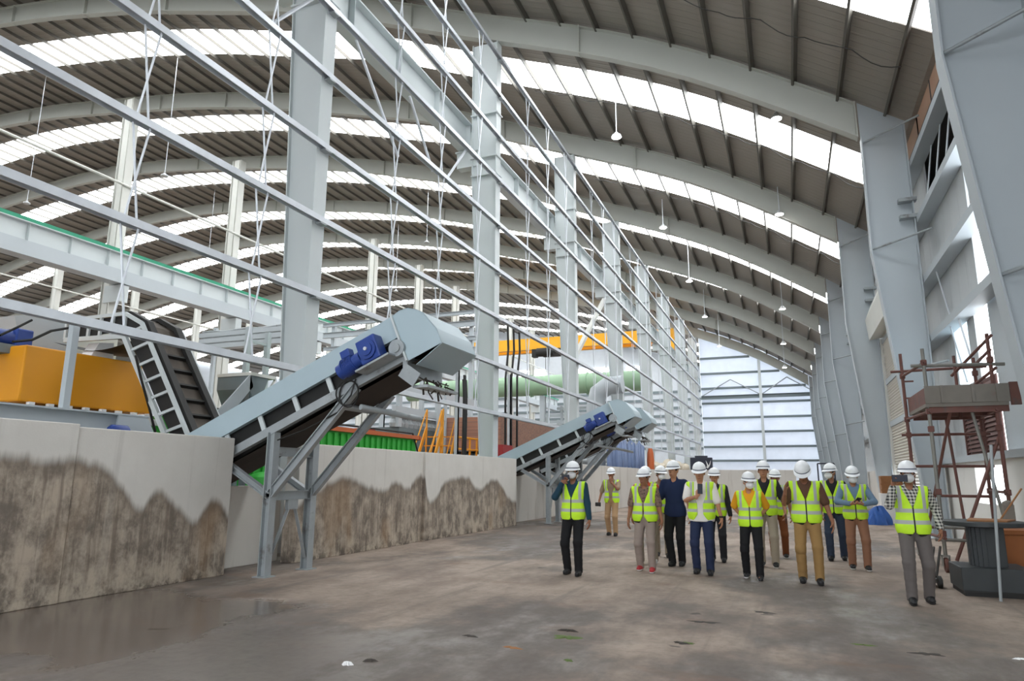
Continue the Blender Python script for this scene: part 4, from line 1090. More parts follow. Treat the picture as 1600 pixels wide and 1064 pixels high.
a = at(720, 690, X=-14.4)
root = thing('yellow_cage', 'yellow railed platform right of the yellow stairs', 'platform', (-14.6, a.y+1, 0)); root['kind'] = 'thing'
m = MB()
for y in np.linspace(a.y-.6, a.y+2.6, 5): m.tube((-14.4, y, 0), (-14.4, y, 3.4), .05, 6)
for z in (2.2, 2.8, 3.35): m.tube((-14.4, a.y-.6, z), (-14.4, a.y+2.6, z), .05, 6)
m.build('railing', M['yellow'], root)
m = MB(); m.box(-15.6, -14.5, a.y-.6, a.y+2.6, .0, 2.3); m.build('deck', M['orange'], root)
# pipework clutter deep in the hall, seen between the far columns
random.seed(11)
for j in range(6):
    Y = 56+j*3.2; x0 = -13-2.4*j
    root = thing('pipe_rack', 'grey pipe rack deep in the hall between the far left columns, %s from the front' % ordw(j+1), 'rack', (x0, Y, 0), group='pipe racks deep in the hall'); root['kind'] = 'thing'
    m = MB()
    for x in (x0, x0-2.4, x0-4.8): m.box(x-.1, x+.1, Y-.1, Y+.1, 0, 7.5-.3*j)
    m.build('upright', M['plate'], root)
    m = MB()
    for z in (2.4, 3.6, 4.8, 6.0, 7.2-.3*j): m.box(x0-5.2, x0+.4, Y-.12, Y+.12, z, z+.22)
    m.build('shelf_beam', M['plate'], root)
    m = MB()
    for z in (2.9, 4.1, 5.3): m.tube((x0-5, Y+.2, z), (x0+.3, Y+.2, z), .2, 10)
    m.build('pipe', M['galvd'], root, smooth=True)
# blue sheeting and orange post beside the third conveyor
a, b = at(948, 712, X=-8.98), at(1008, 716, X=-8.98)
m = MB(); n = 26; L = b.y-a.y
for i in range(n):
    y0, y1 = a.y+L*i/n, a.y+L*(i+1)/n; x0, x1 = -8.98+.1*math.sin(i*1.9), -8.98+.1*math.sin((i+1)*1.9)
    m.add([(x0, y0, .5), (x1, y1, .5), (x1, y1, 3.7+.2*math.sin(i)), (x0, y0, 3.7+.2*math.sin(i-1))], [(0, 1, 2, 3)])
sh = m.build('blue_sheeting', M['bluesheet'], smooth=True); so = sh.modifiers.new('thickness', 'SOLIDIFY'); so.thickness = .03
tag(sh, 'faded blue sheeting hanging behind the third conveyor', 'sheeting')
a = at(1008, 715, X=-8.7)
m = MB(); m.lathe([(.22, 2.05), (.24, 2.6), (.2, 3.1), (.12, 3.4)], (-8.35, a.y, 0), 14)
tag(m.build('orange_hose', M['orange'], smooth=True), 'orange flexible tube standing right of the blue sheeting', 'tube')
# pale sacks of rubble on the bin wall
random.seed(5)
SK = [(1022, 729, 1.1), (1032, 727, 1.0), (1040, 731, .9), (1046, 724, 1.1), (1052, 730, 1.0), (1057, 720, 1.0), (1062, 728, 1.1), (1068, 724, .9), (1029, 735, .8), (1073, 731, .9)]
sb = None
for j, (px, py, s) in enumerate(SK):
    c = at(px, py, X=-8.6); s *= 1.55 if py < 726 else 1; c.z = 2.0+.26*s
    m = MB(); nn, mm_ = 14, 9; vs = []; 
    for a in range(mm_+1):
        th = PI*a/mm_
        for b in range(nn):
            ph = 2*PI*b/nn; r = .4*s*(1+.16*math.sin(3*ph+j)*math.sin(2*th)+.1*math.sin(5*ph+2*j))
            vs.append((c.x+r*math.sin(th)*math.cos(ph)*.8, c.y+r*1.5*math.sin(th)*math.sin(ph), c.z+r*.7*math.cos(th)))
    fs = [(a*nn+b, a*nn+(b+1) % nn, (a+1)*nn+(b+1) % nn, (a+1)*nn+b) for a in range(mm_) for b in range(nn)]
    m.add(vs, fs)
    tag(m.build('rubble_sack', M['sack'], smooth=True), 'dusty pale sack heaped on the far bin wall, %s from the left' % ordw(1+sorted(range(len(SK)), key=lambda q: SK[q][0]).index(j)), 'sack', 'pale sacks on the far bin wall')
m = MB(); m.box(-9.05, -8.1, 47.36, 72, 0, 2.0)
tag(m.build('sack_ledge', M['farconc']), 'concrete ledge under the heap of pale sacks', kind='structure')
# dark sign box with a white bird mark on the cross wall
Y = 46.9; a, b = at(1078, 715, Y=Y), at(1113, 733, Y=Y)
root = thing('sign_box', 'dark navy box with a white bird mark on the far cross wall', 'sign', ((a.x+b.x)/2, Y, 2.05))
m = MB(); m.box(a.x, b.x, Y, Y+.5, 2.05, a.z); m.build('panel', M['signdark'], root, bevel=.02)
m = MB(); m.box(a.x+.3, b.x-.3, Y+.1, Y+.4, a.z, a.z+.12); m.build('lid_handle', M['signdark'], root)
u = (b.x-a.x)/35; vz = (a.z-2.05)/18
def G(x, y): return (a.x+(x-1078)*u, Y-.012, a.z-(y-715)*vz)
m = MB()
m.prism([G(1103, 719), G(1106, 724), G(1107.5, 727), G(1105.5, 728)], (0, .012, 0)); m.prism([G(1107.5, 727), G(1111.5, 718.5), G(1109.8, 726), G(1106.5, 730)], (0, .012, 0)); m.prism([G(1105.5, 726.5), G(1109, 727.5), G(1106, 731), G(1103.5, 729.5)], (0, .012, 0))
m.build('bird_mark', M['white'], root)
# ------------------------------------------------------------------ scaffold tower, cable reel and bits by the right wall
Ax, Bx, Cx, Dx = (2.3, 13.6), (2.2, 15.3), (3.28, 13.6), (3.42, 15.3)
root = thing('scaffold_tower', 'rusty red scaffold tower with a plank tray on castors beside the right wall', 'scaffold', (2.8, 14.4, 0))
TOPZ = {'A': 3.75, 'B': 3.95, 'C': 3.95, 'D': 3.8}
PT = {'A': Ax, 'B': Bx, 'C': Cx, 'D': Dx}
for nme, (x, y) in PT.items():
    m = MB(); m.tube((x, y, .25), (x, y, TOPZ[nme]), .03, 10)
    m.build('upright', M['scafgrey'] if nme == 'A' else M['rust'], root, smooth=True)
    m = MB(); m.lathe([(.1, -.03), (.12, -.02), (.12, .02), (.1, .03)], (x, y, .12), 20, 'x'); w = m.build('castor', M['rust'], root, smooth=True)
    m = MB(); m.box(x-.06, x-.045, y-.05, y+.05, .1, .27); m.box(x+.045, x+.06, y-.05, y+.05, .1, .27); m.box(x-.06, x+.06, y-.06, y+.06, .25, .28); m.build('castor_fork', M['scafgrey'], w)
def tb(a, b, mt='rust', r=.026, nm='tube', ext=.12):
    a, b = Vector(a), Vector(b); d = (b-a).normalized()*ext
    m = MB(); m.tube(a-d, b+d, r, 8); return m.build(nm, M[mt], root, smooth=True)
P3 = lambda n, z: (PT[n][0], PT[n][1], z)
for z in (.62, 1.2, 1.75, 2.35): tb(P3('B', z), P3('D', z), 'rust', nm='ledger')
for z in (.52,): tb(P3('A', z), P3('C', z), 'scafgrey', nm='ledger')
tb(P3('A', .72), P3('C', .72), 'scafgrey', nm='ledger')
for z in (.55, 2.65, 3.5): tb(P3('A', z), P3('B', z), 'rust', nm='transom')
for z in (1.3, 2.65, 3.65): tb(P3('C', z), P3('D', z), 'rust', nm='transom')
tb(P3('B', 3.6), P3('D', 3.62), 'rust', nm='guard_rail', ext=.2); tb(P3('A', 3.45), P3('C', 3.42), 'scafgrey', .03, nm='guard_rail', ext=.2)
tb((2.92, 14.4, 3.42), (3.28, 13.6, 3.85), 'rust', nm='guard_rail'); tb((2.92, 14.4, 2.95), (3.28, 13.6, 3.3), 'rust', nm='guard_rail')
tb((2.92, 14.4, 2.7), (2.92, 14.4, 3.6), 'rust', nm='guard_post')
tb((2.5, 13.62, .3), (3.25, 13.62, 2.15), 'rust', .028, nm='diagonal_brace'); tb((2.32, 15.25, .5), (2.62, 13.7, 2.6), 'rust', nm='diagonal_brace'); tb((2.95, 13.75, 2.7), (3.2, 13.6, .8), 'scafgrey', .026, nm='diagonal_brace')
tb((2.85, 15.3, 2.75), (2.95, 15.2, .5), 'rust', nm='diagonal_brace')
m = MB(); m.box(2.25, 3.45, 13.52, 15.3, 2.72, 2.78); m.build('plank_deck', M['plank'], root)
m = MB(); m.box(2.25, 3.47, 13.5, 13.54, 2.78, 3.08)
for x in (2.5, 2.95, 3.3): m.box(x-.02, x+.02, 13.47, 13.5, 2.78, 3.08)
m.build('toe_board', M['plank'], root)
m = MB(); m.box(2.25, 2.3, 13.56, 15.3, 2.78, 3.05); m.build('toe_board', M['rust'], root)
m = MB(); m.box(3.48, 3.62, 13.5, 13.56, 2.72, 3.1); m.build('toe_board', M['rust'], root)
for y in (13.58, 14.43, 15.23):
    m = MB(); m.box(2.3, 3.45, y-.03, y+.03, 2.62, 2.72); m.build('deck_bearer', M['rust'], root)
for nme in 'ABCD':
    for z in (.62, 1.3, 2.35, 2.65, 3.5):
        m = MB(); m.box(PT[nme][0]-.045, PT[nme][0]+.045, PT[nme][1]-.045, PT[nme][1]+.045, z-.05, z+.05); m.build('coupler', M['rust'], root, bevel=.01)
m = MB()
for z in (3.38, 3.05): m.box(PT['B'][0], PT['B'][0]+.18, PT['B'][1]-.02, PT['B'][1]+.02, z, z+.03)
m.build('hook', M['rust'], root)

m = MB(); m.tube((2.36, 10.72, 0), (2.47, 10.72, 1.95), .018, 8)
tag(m.build('steel_pipe', M['galvd'], smooth=True), 'thin galvanised pipe standing upright against the dark cable reel', 'pipe')
cx, cy = 2.42, 11.4
root = thing('cable_reel', 'dark grey cable reel standing on a black box beside the scaffold', 'reel', (cx, cy, 0))
m = MB(); m.lathe([(.46, .88), (.49, .89), (.49, .94), (.46, .95)], (cx, cy, 0), 48); m.build('top_flange', M['reel'], root, smooth=True)
m = MB()
for i in range(20):
    a = 2*PI*i/20; m.box(cx+.18*math.cos(a)-.035, cx+.18*math.cos(a)+.035, cy+.18*math.sin(a)-.035, cy+.18*math.sin(a)+.035, .36, .88)
m.lathe([(.185, .36), (.185, .88)], (cx, cy, 0), 32); m.build('drum', M['reel'], root)
m = MB(); m.box(cx-.4, cx+.42, cy-.4, cy+.4, .06, .36); m.build('base_box', M['reel'], root, bevel=.01)
m = MB(); m.box(cx-.4, cx+.42, cy-.42, cy-.38, .05, .075); m.box(cx-.38, cx+.4, cy-.38, cy+.38, 0, .06); m.build('skid', M['black'], root)
m = MB(); m.prism([(cx-.25, cy-.3, .952), (cx+.2, cy-.35, .952), (cx+.4, cy+.1, .952), (cx-.1, cy+.3, .952)], (0, 0, .02))
tag(m.build('cardboard_sheet', M['woodb']), 'flat brown cardboard lying on the cable reel', 'cardboard')
m = MB(); m.tube((cx+.25, cy+.2, .96), (cx+.62, cy+.5, 1.38), .012, 6)
tag(m.build('wooden_stick', M['woodb']), 'thin wooden stick leaning on the cable reel top', 'stick')
root = thing('rust_box', 'rust brown steel box behind the cable reel', 'box', (3.2, 12.6, 0))
m = MB(); m.box(2.84, 3.5, 12.3, 12.9, .1, .72); m.build('body', M['rustbox'], root, bevel=.012)
m = MB(); m.box(2.82, 3.52, 12.28, 12.92, .72, .78); m.build('lid', M['rustbox'], root)
m = MB()
for x in (2.9, 3.44):
    for y in (12.36, 12.84): m.box(x-.04, x+.04, y-.04, y+.04, 0, .1)
m.build('foot', M['reel'], root)
p = at(1577, 800, Y=13.0)
m = MB(); m.box(p.x-.07, p.x+.07, 12.98, 13.1, 0, 1.12); m.lathe([(.075, 1.1), (.075, 1.16), (.02, 1.19)], (p.x, 13.04, 0), 12)
tag(m.build('timber_post', M['plank']), 'weathered timber post behind the rust brown box', 'post', kind='thing')
root = thing('hand_truck', 'black hand truck lying on the floor left of the cable reel', 'hand truck', (1.84, 11.75, 0))
m = MB(); m.lathe([(.06, -.03), (.085, -.02), (.085, .02), (.06, .03)], (1.72, 11.7, .085), 18, 'x'); m.build('wheel', M['black'], root, smooth=True)
m = MB(); m.lathe([(.06, -.03), (.085, -.02), (.085, .02), (.06, .03)], (1.86, 11.62, .085), 18, 'x'); m.build('wheel', M['black'], root, smooth=True)
m = MB(); m.box(1.70, 1.90, 11.62, 11.95, .07, .12); m.build('plate', M['dark'], root)
m = MB(); m.tube((1.76, 11.75, .12), (1.94, 12.3, .5), .018, 8); m.tube((1.86, 11.85, .12), (2.04, 12.4, .5), .018, 8); m.build('handle', M['dark'], root)
# things by the low wall beyond
c = at(1374, 820, Z=0)
m = MB(); nn, mm_ = 40, 16; vs = []
for a in range(mm_+1):
    th = PI/2*a/mm_
    for b in range(nn):
        ph = 2*PI*b/nn; r = .42*(1+.16*math.sin(3*ph)+.14*math.sin(7*ph+1)*math.cos(th)+.1*math.sin(5*th+4*ph))
        vs.append((c.x+r*math.cos(th)*math.cos(ph)*.8, c.y+r*math.cos(th)*math.sin(ph)*.6, .55*math.sin(th)*(1+.28*math.sin(2*ph+.6)*math.cos(th)+.12*math.sin(5*ph))))
m.add(vs, [(a*nn+b, a*nn+(b+1) % nn, (a+1)*nn+(b+1) % nn, (a+1)*nn+b) for a in range(mm_) for b in range(nn)])
tag(m.build('blue_tarp', M['tarp'], smooth=True), 'crumpled blue tarpaulin heap on the floor by the right wall', 'tarpaulin')
root = thing('wooden_crate', 'brown wooden crate stacked by the right wall under the shutter', 'crate', (3.3, 27.8, 0))
m = MB(); m.box(2.95, 3.62, 27.5, 28.1, 1.02, 1.62); m.build('box', M['woodb'], root)
m = MB(); m.box(2.9, 3.65, 27.45, 28.15, 0, 1.02); m.build('pedestal', M['whitewall'], root)
m = MB()
for z in (1.1, 1.3, 1.52): m.box(2.93, 3.64, 27.47, 27.5, z, z+.06)
m.build('slat', M['woodb'], root)
fr = at(1291, 735, Y=30)
root = thing('notice_stand', 'thin dark notice frame standing near the right columns', 'stand', (fr.x, 30, 0))
m = MB()
for x in (fr.x-.3, fr.x+.3): m.tube((x, 30, 0), (x, 30, 2.1), .03, 6)
m.tube((fr.x-.3, 30, 2.1), (fr.x+.3, 30, 2.1), .03, 6); m.tube((fr.x-.3, 30, 1.4), (fr.x+.3, 30, 1.4), .03, 6); m.build('frame', M['signdark'], root)
# litter and moss on the floor
def blob(px, py, r, hgt, mt, nm, lab, cat, seed, sy=.7, kind=None):
    c = at(px, py, Z=0); rr = random.Random(seed); n = 30; vs = [(c.x, c.y, hgt)]
    ph_ = [rr.random()*6 for _ in range(4)]; rad = [r*max(.25, .8+.3*math.sin(2*PI*i/n*2+ph_[0])+.25*math.sin(2*PI*i/n*5+ph_[1])+.22*(rr.random()-.5)) for i in range(n)]
    for q, z in ((.6, hgt*.8), (1, 0)):
        vs += [(c.x+rad[i]*q*math.cos(2*PI*i/n), c.y+sy*rad[i]*q*math.sin(2*PI*i/n), z) for i in range(n)]
    fs = [(0, 1+i, 1+(i+1) % n) for i in range(n)]+[(1+i, 1+n+i, 1+n+(i+1) % n, 1+(i+1) % n) for i in range(n)]
    m = MB(); m.add(vs, fs); tag(m.build(nm, M[mt]), lab, cat, kind=kind)
blob(542, 1039, 0.045, .03, 'white', 'paper_scrap', 'small white scrap on the wet floor at the bottom of the photo', 'scrap', 1)
blob(578, 1033, 0.070, .02, 'scrap', 'debris_patch', 'dark debris right of the white scrap', 'debris', 2, .5)
blob(888, 986, 0.090, .02, 'scrap', 'debris_patch', 'dark debris above the largest green moss patch', 'debris', 3, .5)
blob(886, 996, 0.122, .012, 'moss', 'moss_patch', 'largest green moss patch on the floor in front of the group', 'moss', 4, .9)
blob(888, 1032, 0.050, .01, 'moss', 'moss_patch', 'smallest bright green moss patch near the bottom edge', 'moss', 5)
blob(1072, 1005, 0.101, .008, 'moss', 'moss_patch', 'green moss smear beside the dark wet spot in the middle foreground', 'moss', 6, .4)
blob(1350, 1008, 0.094, .008, 'moss', 'moss_patch', 'green moss smear in front of the rightmost person', 'moss', 7, .4)
blob(1100, 972, 0.144, .006, 'scrap', 'debris_patch', 'flat dark wet spot in front of the group, left one', 'debris', 8, .5)
blob(1194, 957, 0.115, .006, 'scrap', 'debris_patch', 'flat dark wet spot in front of the group, right one', 'debris', 9, .6)
blob(1064, 1005, 0.079, .012, 'scrap', 'debris_patch', 'dark wet clump beside the middle moss smear', 'debris', 10, .6)
blob(800, 1012, 0.094, .01, 'woodb', 'debris_patch', 'brown muddy clump in the middle foreground', 'debris', 11, .5)
blob(735, 994, 0.086, .01, 'scrap', 'debris_patch', 'dark muddy clump left of the middle foreground', 'debris', 12, .5)
blob(1450, 1022, 0.122, .008, 'scrap', 'debris_patch', 'dark muddy clump at the lower right', 'debris', 13, .6)
blob(1594, 1030, 0.050, .012, 'white', 'paper_scrap', 'tiny white scrap at the right edge of the floor', 'scrap', 14)
# ------------------------------------------------------------------ people: bodies and clothes grown from distance fields
def cap(P, a, b, ra, rb=None):
    a = np.asarray(a, np.float32); b = np.asarray(b, np.float32); rb = ra if rb is None else rb
    ba = b-a; t = np.clip(((P-a)@ba)/max(1e-9, ba@ba), 0, 1)
    return np.linalg.norm(P-a-t[:, None]*ba, axis=1)-(ra+(rb-ra)*t)
def ell(P, c, r, R=None):
    q = P-np.asarray(c, np.float32)
    if R is not None: q = q@R
    r = np.asarray(r, np.float32); k0 = np.linalg.norm(q/r, axis=1); k1 = np.linalg.norm(q/(r*r), axis=1)+1e-6
    return k0*(k0-1)/k1
def sm(a, b, k=.03):
    h = np.clip(.5+.5*(b-a)/k, 0, 1); return b+(a-b)*h-k*h*(1-h)
def surf(F, lo, hi, h):
    """surface nets over the field F in the box lo..hi with cell h -> verts, quads"""
    lo = np.asarray(lo, np.float32); n = np.ceil((np.asarray(hi)-lo)/h).astype(int)+1
    g = np.stack(np.meshgrid(*[lo[i]+h*np.arange(n[i]) for i in range(3)], indexing='ij'), -1).astype(np.float32)
    D = F(g.reshape(-1, 3)).reshape(n); S = D < 0
    cnt = np.zeros(n-1, int); pos = np.zeros(tuple(n-1)+(3,), np.float32); num = np.zeros(n-1, np.float32)
    cor = [(i, j, k) for i in (0, 1) for j in (0, 1) for k in (0, 1)]
    sl = lambda c: tuple(slice(c[i], n[i]-1+c[i]) for i in range(3))
    for c in cor:
        for ax in range(3):
            if c[ax]: continue
            e = list(c); e[ax] = 1
            A, B = D[sl(c)], D[sl(e)]; X = (A < 0) != (B < 0)
            t = np.where(X, A/(A-B+1e-12), 0)
            p = np.zeros(tuple(n-1)+(3,), np.float32); p[..., 0] = c[0]; p[..., 1] = c[1]; p[..., 2] = c[2]; p[..., ax] += t
            pos += p*X[..., None]; num += X
    act = num > 0; idx = -np.ones(n-1, int); idx[act] = np.arange(act.sum())
    ii = np.argwhere(act); V = lo+h*(ii+pos[act]/num[act][:, None]); Q = []
    for ax in range(3):
        a1, a2 = (ax+1) % 3, (ax+2) % 3
        s0 = [slice(1, n[i]-1) for i in range(3)]; s0[ax] = slice(0, n[ax]-1); s1 = list(s0); s1[ax] = slice(1, n[ax])
        X = S[tuple(s0)] != S[tuple(s1)]; w = np.argwhere(X)
        if not len(w): continue
        base = w+np.array([s0[i].start for i in range(3)]); fl_ = S[tuple(base.T)]
        o1 = np.zeros(3, int); o1[a1] = 1; o2 = np.zeros(3, int); o2[a2] = 1
        q = np.stack([idx[tuple((base-o1-o2).T)], idx[tuple((base-o2).T)], idx[tuple(base.T)], idx[tuple((base-o1).T)]], 1)
        q[~fl_] = q[~fl_][:, ::-1]; Q.append(q)
    Q = np.concatenate(Q) if Q else np.zeros((0, 4), int)
    return V, Q[(Q >= 0).all(1)]
def mesh_of(parts, name, mt, parent):
    vs, fs, n = [], [], 0
    for V, Q in parts: vs.append(V); fs.append(Q+n); n += len(V)
    V = np.concatenate(vs); Q = np.concatenate(fs)
    me = bpy.data.meshes.new(name); me.from_pydata(V.tolist(), [], Q.tolist())
    me.polygons.foreach_set('use_smooth', [True]*len(me.polygons)); me.materials.append(mt); me.update()
    o = bpy.data.objects.new(name, me); COL.objects.link(o); o.parent = parent; return o
def ik(a, c, l1, l2, hint):
    a, c = Vector(a), Vector(c); d = c-a; L = min(d.length, (l1+l2)*.999); d.normalize(); c = a+d*L
    x = (l1*l1-l2*l2+L*L)/(2*L); h = math.sqrt(max(0, l1*l1-x*x)); k = Vector(hint); k = k-d*k.dot(d); k.normalize()
    return a+d*x+k*h, c
HANDS = {}
def hand_mesh(curl, side):
    """wrist at 0, fingers along -z, palm facing -y... thumb on side*x"""
    key = (curl, side)
    if key in HANDS: return HANDS[key]
    prim = []
    lens = (.066, .076, .072, .056)
    for i in range(4):
        x = side*(.030-.020*i); b = np.array([x*.9, 0, -.088+(.004 if i in (0, 3) else 0)]); p = b; ang = .12
        prim.append((np.array([x*.55, 0, -.012]), b, .0125, .0115))
        for q in range(3):
            ang += curl*(.75 if q else .55); l = lens[i]*(.44, .32, .28)[q]
            e = p+np.array([0, -math.sin(ang), -math.cos(ang)])*l; prim.append((p, e, .0098-.001*q, .009-.001*q)); p = e
    t0 = np.array([side*.022, -.004, -.025]); t1 = t0+np.array([side*.028, -.016, -.028]); t2 = t1+np.array([side*.008, -.016-.012*curl, -.026])
    prim += [(t0, t1, .014, .0115), (t1, t2, .0112, .009)]
    prim.append((np.array([0, 0, .03]), np.array([0, 0, -.02]), .026, .025))
    def F(P):
        d = None
        for i, (a, b, r0, r1) in enumerate(prim):
            e = cap(P, a, b, r0, r1); d = e if d is None else sm(d, e, .006)
        pal = ell(P, (0, 0, -.048), (.042, .017, .056)); return sm(d, pal, .01)
    HANDS[key] = surf(F, (-.085, -.11, -.2), (.085, .05, .07), .0055); return HANDS[key]
def place_hand(curl, side, wrist, fdir, palm):
    V, Q = hand_mesh(curl, side)
    z = -Vector(fdir).normalized(); y = -Vector(palm); y = y-z*y.dot(z); y.normalize(); x = y.cross(z)
    R = np.array([x, y, z]); return (V@R+np.array(wrist)).astype(np.float32), Q

def cloth(name, rgb, var=.08, rough=.85, bump=.5, bs=9):
    return mat(name, rgb, rough, 0, var, 6, bump=bump, bscale=bs, local=True, spec=.2)
def vest_mat():
    t = NT('lime_safety_vest_with_grey_bands'); x, y, z = t.sep(t.obj())
    band = None
    for z0, z1 in ((1.108, 1.158), (.965, 1.015)):
        b = t.math('MULTIPLY', t.math('GREATER_THAN', z, z0), t.math('LESS_THAN', z, z1)); band = b if band is None else t.math('MAXIMUM', band, b)
    ax = t.math('ABSOLUTE', x)
    v = t.math('MULTIPLY', t.math('MULTIPLY', t.math('GREATER_THAN', ax, .115), t.math('LESS_THAN', ax, .158)), t.math('GREATER_THAN', z, 1.15))
    band = t.math('MAXIMUM', band, v)
    c = t.mix(t.noise(t.obj(), 9, 3), srgb(186, 240, 40), srgb(216, 255, 70))
    c = t.mix(band, c, srgb(178, 182, 178))
    zz = t.math('MULTIPLY', t.math('LESS_THAN', ax, .009), t.math('LESS_THAN', y, 0.0))
    hem = t.math('LESS_THAN', z, .845)
    c = t.mix(t.math('MAXIMUM', zz, hem), c, srgb(44, 46, 42))
    t.link(c, t.b.inputs['Base Color']); t.b.inputs['Roughness'].default_value = .65; t.b.inputs['Specular IOR Level'].default_value = .25
    t.bump(t.noise(t.scale(t.obj(), 1, 1, .6), 11, 3), .5, .015)
    return t.mat
def plaid_mat():
    t = NT('black_white_plaid_cloth'); x, y, z = t.sep(t.obj())
    a = t.math('GREATER_THAN', t.math('FRACT', t.math('MULTIPLY', t.math('ADD', x, t.math('MULTIPLY', y, .5)), 25)), .5)
    b = t.math('GREATER_THAN', t.math('FRACT', t.math('MULTIPLY', z, 25)), .5)
    c = t.mix(t.math('MULTIPLY', t.math('ADD', a, b), .5), srgb(206, 204, 196), srgb(36, 36, 40))
    t.link(c, t.b.inputs['Base Color']); t.b.inputs['Roughness'].default_value = .85; return t.mat
def batik_mat():
    t = NT('brown_patterned_cloth'); v = t.new('ShaderNodeTexVoronoi'); v.inputs['Scale'].default_value = 26; t.link(t.obj(), v.inputs['Vector'])
    c = t.mix(t.ramp(v.outputs[0], .2, .6), srgb(84, 66, 60), srgb(124, 100, 88)); t.link(c, t.b.inputs['Base Color']); t.b.inputs['Roughness'].default_value = .85; return t.mat
CL = {'skin': mat('brown_skin', (178, 128, 100), .55, 0, .06, 8, local=True, spec=.3), 'skind': mat('dark_brown_skin', (150, 104, 80), .55, 0, .06, 8, local=True, spec=.3),
      'hair': mat('black_hair', (24, 22, 22), .7, 0, .2, 30, local=True), 'helmet': mat('white_helmet_shell', (236, 238, 240), .3, 0, .02, 3, local=True),
      'band': mat('dark_helmet_band', (92, 98, 112), .6, 0, .1, 8, local=True), 'mask': mat('white_face_mask', (226, 226, 228), .8, 0, .03, 8, local=True),
      'vest': vest_mat(), 'plaid': plaid_mat(), 'batik': batik_mat(), 'shoe': mat('black_shoe', (32, 32, 34), .6, 0, .15, 8, local=True), 'sole': mat('dark_sole', (44, 42, 42), .8, 0, .1, 8, local=True),
      'wsole': mat('white_sole', (214, 212, 208), .7, 0, .05, 8, local=True), 'redshoe': mat('red_shoe', (176, 44, 50), .6, 0, .15, 8, local=True), 'eye': mat('dark_eye', (26, 22, 20), .3, 0, .05, 5, local=True),
      'lip': mat('lip', (120, 70, 62), .6, 0, .05, 5, local=True)}
for nme, rgb in dict(black=(34, 34, 36), teal=(38, 66, 82), khaki=(150, 130, 108), tan=(172, 140, 106), greige=(150, 136, 128), redor=(190, 76, 50), navy=(34, 44, 74), white=(226, 222, 216), jeans=(44, 52, 78),
                     yelor=(232, 164, 44), rustb=(124, 74, 46), brown=(96, 70, 56), camel=(154, 122, 78), dkjean=(56, 66, 84), bluegrey=(112, 136, 160), chino=(146, 106, 84), greyj=(104, 98, 96), charcoal=(44, 44, 48), beige=(160, 148, 132)).items():
    CL[nme] = cloth(nme+'_cloth', rgb)

